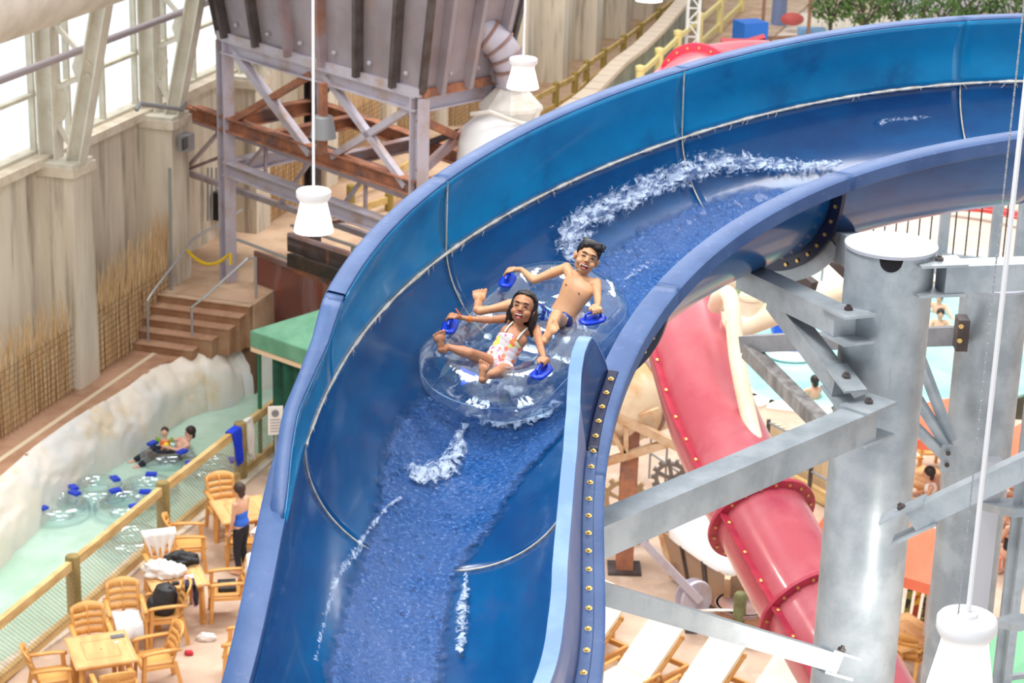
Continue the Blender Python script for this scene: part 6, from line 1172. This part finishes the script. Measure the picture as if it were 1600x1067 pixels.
def suit_layer(last, col, scale, thr, off, soft=.03, kind='V'):
    mp = nt.nodes.new('ShaderNodeMapping'); mp.inputs['Location'].default_value = (off, off*1.7, off*.6); nt.links.new(tcs.outputs['Object'], mp.inputs[0])
    if kind == 'V': n = nt.nodes.new('ShaderNodeTexVoronoi'); n.inputs['Scale'].default_value = scale; out_ = n.outputs['Distance']; a, b_ = thr, thr-soft
    else: n = nt.nodes.new('ShaderNodeTexNoise'); n.inputs['Scale'].default_value = scale; n.inputs['Detail'].default_value = 1; out_ = n.outputs['Fac']; a, b_ = thr, thr+soft
    dn = nt.nodes.new('ShaderNodeTexNoise'); dn.inputs['Scale'].default_value = 60; ad = nt.nodes.new('ShaderNodeMath'); ad.operation = 'MULTIPLY_ADD'; ad.inputs[1].default_value = .22 if kind == 'V' else 0; nt.links.new(dn.outputs['Fac'], ad.inputs[0]); nt.links.new(out_, ad.inputs[2])
    nt.links.new(mp.outputs[0], n.inputs['Vector']); nt.links.new(mp.outputs[0], dn.inputs['Vector'])
    m_ = nt.nodes.new('ShaderNodeMapRange'); m_.inputs['From Min'].default_value = a; m_.inputs['From Max'].default_value = b_; nt.links.new(ad.outputs[0], m_.inputs['Value'])
    mx = nt.nodes.new('ShaderNodeMix'); mx.data_type = 'RGBA'; nt.links.new(m_.outputs[0], mx.inputs['Factor'])
    if last is None: mx.inputs[6].default_value = srgb((216, 212, 214))
    else: nt.links.new(last, mx.inputs[6])
    mx.inputs[7].default_value = srgb(col); return mx.outputs[2]
last = suit_layer(None, (214, 236, 96), 13, .58, 3, .05, 'N'); last = suit_layer(last, (236, 176, 204), 13, .62, 9, .05, 'N'); last = suit_layer(last, (250, 136, 96), 27, .50, 1.3, .06); last = suit_layer(last, (236, 110, 186), 24, .36, 5.1, .05)
nt.links.new(last, b.inputs['Base Color'])
o = sw.build('swimsuit', M_SUIT, girl, ang=80)
bm = bmesh.new(); bm.from_mesh(o.data); L0 = Vector(g_pel)-girl.location
for nrm_, hh in ((unit(gu+gs_*.45+gf*-.25), .86), (unit(gu-gs_*.45+gf*-.25), .86)):
    bmesh.ops.bisect_plane(bm, geom=bm.verts[:]+bm.edges[:]+bm.faces[:], plane_co=Vector(g_pel+gu*gL*hh+gf*.05)-girl.location, plane_no=Vector(nrm_), clear_outer=True)
bm.to_mesh(o.data); bm.free(); solid(o, .003, 1)
for sgn, shp in ((-1, gsl), (1, gsr)):
    p0 = g_pel+gu*gL*.80+gs_*sgn*.045+gf*.054; p1 = g_nk+(shp-g_nk)*.55+gu*.012+gf*.02; p2 = g_nk+(shp-g_nk)*.5-gf*.03; MB().tube(smooth_path([p0, p0*.5+p1*.5+gf*.016, p1, p2], 12), .0055, 8).build('strap', mat('pale_strap', (226, 232, 222), .6), girl)
for (p, d, nm) in ((g_w1+(g_e1-g_w1)*.10, unit(g_e1-g_w1), 'wristband'),): MB().lathe([(.0175, -.009), (.0200, -.008), (.0200, .008), (.0175, .009)], p, d, 20).build(nm, mat('orange_band', (250, 120, 30), .4), girl)
MB().beam(K(712, 482, .29), K(720, 493, .25), .012, .004).build('wristband_tail', mat('orange_band', (250, 120, 30), .4), girl, smooth=False)
r, f, u = gA; mb = MB(); Bh = lambda a, b, cc, rr: mb.ball(g_hd+r*a+f*b+u*cc, rr, 18, (r, f, u))
Bh(0, -.022, .040, (.076, .080, .078)); Bh(.0, .004, .088, (.056, .04, .022)); Bh(.062, -.02, .02, (.022, .04, .06)); Bh(-.062, -.012, .01, (.018, .04, .07)); Bh(0, -.055, -.03, (.07, .035, .08)); Bh(.066, -.03, -.045, (.026, .045, .07)); Bh(.05, -.045, -.10, (.03, .035, .05))
rr0 = random.Random(8)
for k in range(70):   # long strands down behind the right shoulder and beside the face
    side = 1 if k < 46 else -1; a = rr0.uniform(.0, 1.0); p = g_hd+r*side*(.045+.03*a)+f*(-.05+.05*rr0.random())+u*(.05-.05*a)
    ln = rr0.uniform(.09, .17) if side > 0 else rr0.uniform(.06, .12); pts = [p]; 
    for j in range(1, 5): pts.append(p+r*side*(.012*j/4+.008*math.sin(j*1.6+k))-u*ln*j/4-f*(.012*j/4)+NN*0)
    mb.tube(pts, [.011, .011, .0095, .007, .003], 7)
for k in range(50):
    sg = 1 if k % 2 else -1; psi = math.radians(-60+112*(k/50.)); c0_ = g_hd+(u*.028-f*.008)*.96; pts = []
    for t_ in np.linspace(.05, 1.75, 9):
        ps = psi-.25*t_; dd = (r*sg*.070*math.sin(t_)+f*.086*math.cos(t_)*math.sin(ps)+u*.080*math.cos(t_)*math.cos(ps)); pts.append(c0_+dd*1.02-f*.02*max(0, t_-1.0)*1.2)
    mb.tube(pts, [.005, .0075, .008, .008, .008, .008, .0075, .006, .004], 6)
hr = remesh(mb, .0038, 2, .5); hr.build('hair', mat('wet_dark_hair', (24, 17, 16), .3, col2=(52, 38, 34), scale=24, stretch=(4, 4, 1), lo=.5, hi=.7, bump=.4, bscale=60), girl, ang=80)
# ------------------------------------------------------------------ people in the background
def skin_m(c): return mat('skin_%d_%d' % (c[0], c[1]), c, .55)
def small_person(name_, loc, rz, label, J, skinc, hairc, clothes, voxel=.016, group=None):
    """J: joints in the person's own frame (x right, y facing, z up)"""
    r = thing('person', label, 'person', loc, group); cz, sz = math.cos(rz), math.sin(rz); T_ = lambda p: np.array(loc, float)+np.array([p[0]*cz-p[1]*sz, p[0]*sz+p[1]*cz, p[2]]); ax = (np.array([cz, sz, 0]), np.array([-sz, cz, 0]), np.array([0, 0, 1.]))
    mb = MB(); g = {k: T_(v) for k, v in J.items()}; S = J.get('_s', (1,))[0] if '_s' in J else 1
    mb.ball(g['pel'], (.15, .11, .12), 16, ax); mb.ball(g['pel']*.5+g['chest']*.5, (.125, .095, .17), 16, ax); mb.ball(g['chest'], (.16, .105, .16), 16, ax); cap(mb, g['chest'], g['head']-[0, 0, .1], .06, .05)
    mb.ball(g['head'], (.078, .095, .115), 16, ax); mb.ball(g['head']+ax[1]*.09-[0, 0, .02], .018, 8, ax)
    for s in 'lr':
        cap(mb, g['chest']+(g['sh'+s]-g['chest'])*.4+[0, 0, .04], g['sh'+s], .06, .052); cap(mb, g['sh'+s], g['el'+s], .045, .036); cap(mb, g['el'+s], g['wr'+s], .036, .025); hd_ = unit(g['wr'+s]-g['el'+s]); mb.ball(g['wr'+s]+hd_*.05, (.035, .04, .05), 10, ax)
        for k in range(4): q = g['wr'+s]+hd_*.08+ax[1]*(k-1.5)*.018; cap(mb, q, q+hd_*.06, .011, .009, 6)
        cap(mb, g['wr'+s]+hd_*.03, g['wr'+s]+hd_*.06+ax[1]*.05, .012, .01, 6)
        if 'kn'+s in g: cap(mb, g['pel']+(g['hp'+s]-g['pel']), g['kn'+s], .085, .058); cap(mb, g['kn'+s], g['an'+s], .056, .038); cap(mb, g['an'+s]-[0, 0, .02], g['an'+s]+ax[1]*.15-[0, 0, .045], .04, .03)
    remesh(mb, voxel, 4).build('body', skin_m(skinc), r, ang=80)
    hm = MB(); hm.ball(g['head']-ax[1]*.02+[0, 0, .03], (.092, .105, .105), 16, ax); hm.ball(g['head']-ax[1]*.06-[0, 0, .06], (.07, .05, .07), 12, ax); hm.build('hair', mat('hair_%d' % hairc[0], hairc, .6), r)
    for s_ in (-1, 1): MB().ball(g['head']+ax[0]*s_*.03+ax[1]*.088+[0, 0, .015], (.012, .008, .007), 8, ax).build('eye', M_EYE, r)
    MB().ball(g['head']+ax[1]*.088-[0, 0, .05], (.022, .008, .006), 8, ax).build('mouth', M_LIPS, r)
    for nm, col, balls in clothes:
        cm_ = MB()
        for b_ in balls:
            if b_[0] == 'B': cm_.ball(T_(b_[1]), b_[2], 16, ax)
            else: cap(cm_, T_(b_[1]), T_(b_[2]), b_[3], b_[4])
        remesh(cm_, voxel, 3).build(nm, mat(nm+'_%d_%d' % (col[0], col[2]), col, .8), r, ang=80)
    return r
W_ = G(378, 897, 0)
Jw = dict(pel=(0, 0, .86), chest=(0, .0, 1.2), head=(0, .04, 1.5), shl=(-.17, 0, 1.3), shr=(.17, 0, 1.3), ell=(-.2, .02, 1.03), elr=(.2, .04, 1.03), wrl=(-.18, .1, .80), wrr=(.2, .14, .82), hpl=(-.08, 0, .84), hpr=(.08, 0, .84), knl=(-.09, .03, .45), knr=(.09, .05, .45), anl=(-.09, 0, .08), anr=(.09, -.02, .08))
small_person('w', W_, math.radians(62), 'woman in a blue swimsuit top and black leggings standing by the third cafe table', Jw, (214, 164, 134), (60, 42, 34),
 [('swimsuit_top', (50, 110, 216), [('B', (0, 0, .95), (.155, .12, .12)), ('B', (0, 0, 1.1), (.14, .108, .14)), ('B', (0, .015, 1.18), (.15, .11, .09))]), ('leggings', (30, 30, 40), [('B', (0, 0, .84), (.158, .122, .11)), ('C', (-.08, 0, .82), (-.09, .03, .45), .094, .066), ('C', (.08, 0, .82), (.09, .05, .45), .094, .066), ('C', (-.09, .03, .45), (-.09, 0, .14), .066, .046), ('C', (.09, .05, .45), (.09, -.02, .14), .066, .046)])])
cloth('held_towel', W_+[.28, -.12, .86], Wd, .3, .62, (242, 242, 240), 'white towel hanging beside the woman in the blue swimsuit', 9, (Wn[0], Wn[1], 0), .1)
# river tube riders
def ring_tube(px, py, z, R_, r_, label, nh=2, a0=0., grp='clear tubes floating in the river', nm='clear_tube'):
    c_ = G(px, py, z); rt = thing(nm, label, 'inflatable tube', c_-[0, 0, r_], grp); mb = MB(); vinyl_ring(mb, [c_+[R_*math.cos(a), R_*math.sin(a), 0] for a in np.linspace(0, 2*PI, 49)[:-1]], r_, np.array([0, 0, 1.]), 18, True, .05, px*.1); mb.build('ring', M_VINYL, rt, ang=80)
    for k in range(nh): a = a0+2*PI*k/nh; p = c_+[R_*math.cos(a), R_*math.sin(a), r_]; MB().box(p, (.13, .2, .05), ((math.cos(a), math.sin(a), 0), (-math.sin(a), math.cos(a), 0), (0, 0, 1))).build('handle', M_HAND, rt, smooth=False)
    return c_
rc = ring_tube(262, 712, -.18, .36, .17, 'clear tube carrying the adult and toddler in the river', 2, 2.6)
for q in ((92, 795, 'clear empty tube nearest the rock bank at the left', 1.0), (148, 768, 'clear empty tube just above and right of the one by the rock bank', .6), (196, 792, 'clear empty tube behind the river fence net, left of the middle post', 2.2), (232, 768, 'clear empty tube behind the middle fence post', 1.6), (205, 848, 'clear empty tube under the fence rail between the near posts', 2.8), (330, 735, 'clear empty tube behind the fence under the blue shirt', .3)): ring_tube(q[0], q[1], -.16, .40, .17, q[2], 2, q[3])
Ja = dict(pel=(0, 0, -.02), chest=(0, -.18, .14), head=(0, -.30, .38), shl=(-.17, -.2, .2), shr=(.17, -.2, .2), ell=(-.26, .0, .16), elr=(.26, .0, .16), wrl=(-.13, .18, .2), wrr=(.13, .18, .2), hpl=(-.09, .02, -.02), hpr=(.09, .02, -.02), knl=(-.12, .38, .12), knr=(.12, .38, .12), anl=(-.14, .72, -.05), anr=(.14, .72, -.05))
small_person('a', rc+[.12, .12, 0], math.radians(118), 'dark-haired adult in dark trousers lying in the river tube with a toddler', Ja, (220, 172, 150), (44, 28, 26), [('dark_trousers', (26, 34, 52), [('B', (0, 0, -.02), (.16, .13, .12)), ('C', (-.09, .02, -.02), (-.12, .38, .12), .096, .07), ('C', (.09, .02, -.02), (.12, .38, .12), .096, .07), ('C', (-.12, .38, .12), (-.14, .72, -.05), .07, .055), ('C', (.12, .38, .12), (.14, .72, -.05), .07, .055)])])
tl = thing('person', 'toddler in an orange and yellow float vest sitting on the adult in the river tube', 'person', rc+[-.05, .14, .2]); tp_ = rc+[-.06, .10, .20]
mb = MB(); mb.ball(tp_, (.08, .075, .12), 14); cap(mb, tp_+[0, 0, .08], tp_+[0, 0, .18], .035, .035); mb.ball(tp_+[0, 0, .24], (.07, .075, .085), 14)
for s_ in (-1, 1): cap(mb, tp_+[s_*.08, 0, .08], tp_+[s_*.15, -.05, .12], .028, .022); cap(mb, tp_+[s_*.15, -.05, .12], tp_+[s_*.14, -.1, .18], .022, .018); cap(mb, tp_+[s_*.04, -.02, -.1], tp_+[s_*.07, -.16, -.12], .04, .03)
remesh(mb, .012, 3).build('body', skin_m((226, 176, 150)), tl, ang=80); MB().ball(tp_+[0, .015, .265], (.076, .076, .075), 14).build('hair', mat('hair_60', (70, 46, 36), .6), tl)
MB().ball(tp_, (.10, .095, .1), 14).build('float_vest', mat('vest_orange', (244, 110, 40), .5), tl); MB().ball(tp_+[.03, -.07, -.01], (.065, .05, .07), 12).build('vest_front', mat('vest_yellow', (248, 226, 40), .5), tl)
for s_ in (-1, 1): MB().ball(tp_+[s_*.13, -.03, .1], (.045, .045, .05), 10).build('arm_band', mat('band_green', (120, 200, 60), .5), tl)
# swimmers
def swimmer(px, py, rz, label, hairc=(40, 30, 28), skinc=(222, 170, 140), shorts=None):
    l = G(px, py, -.12); J = dict(pel=(0, 0, -.28), chest=(0, 0, .08), head=(0, .02, .38), shl=(-.16, 0, .2), shr=(.16, 0, .2), ell=(-.34, .14, .06), elr=(.26, .16, .02), wrl=(-.5, .3, .0), wrr=(.3, .36, .0))
    return small_person('s', l, rz, label, J, skinc, hairc, [('swim_shorts', shorts or (60, 90, 170), [('B', (0, 0, -.24), (.16, .125, .14)), ('B', (0, 0, -.12), (.14, .11, .08))])], group='swimmers in the pool')
swimmer(1271, 622, .5, 'swimmer with dark hair seen from behind, waist deep near the pool kerb'); swimmer(1466, 489, 2.6, 'swimmer furthest back in the pool between the pillars'); swimmer(1467, 515, 3.0, 'dark-haired swimmer facing the camera between the pillars'); swimmer(1582, 420, 2.0, 'swimmer at the far pool edge near the right border') if 0 else None
def sitter(px, py, rz, label, top, hairc=(40, 30, 26)):
    l = G(px, py, .45)*[1, 1, 0]; J = dict(pel=(0, 0, .55), chest=(0, .02, .88), head=(0, .08, 1.2), shl=(-.17, 0, 1.0), shr=(.17, 0, 1.0), ell=(-.22, .1, .76), elr=(.22, .1, .76), wrl=(-.12, .32, .74), wrr=(.12, .32, .74), hpl=(-.09, .03, .5), hpr=(.09, .03, .5), knl=(-.1, .42, .5), knr=(.1, .42, .5), anl=(-.1, .44, .08), anr=(.1, .44, .08))
    return small_person('t', l, rz, label, J, (200, 150, 122), hairc, [('shirt', top, [('B', (0, 0, .64), (.165, .125, .12)), ('B', (0, .01, .78), (.145, .112, .14)), ('B', (0, .02, .92), (.168, .115, .12))])])
sitter(1452, 802, 1.3, 'seated dark-haired person in a pale top between the two pillars', (226, 222, 214)); sitter(1590, 842, 2.3, 'seated person in a pink top at the right edge below the clamp bracket', (220, 110, 130)); sitter(1578, 868, .8, 'seated person in a black shirt at the right edge, nearest the ladder cage', (30, 30, 36)); sitter(1602, 780, 1.9, 'seated person in a brown top at the right edge under the blue swim ring', (150, 90, 60))
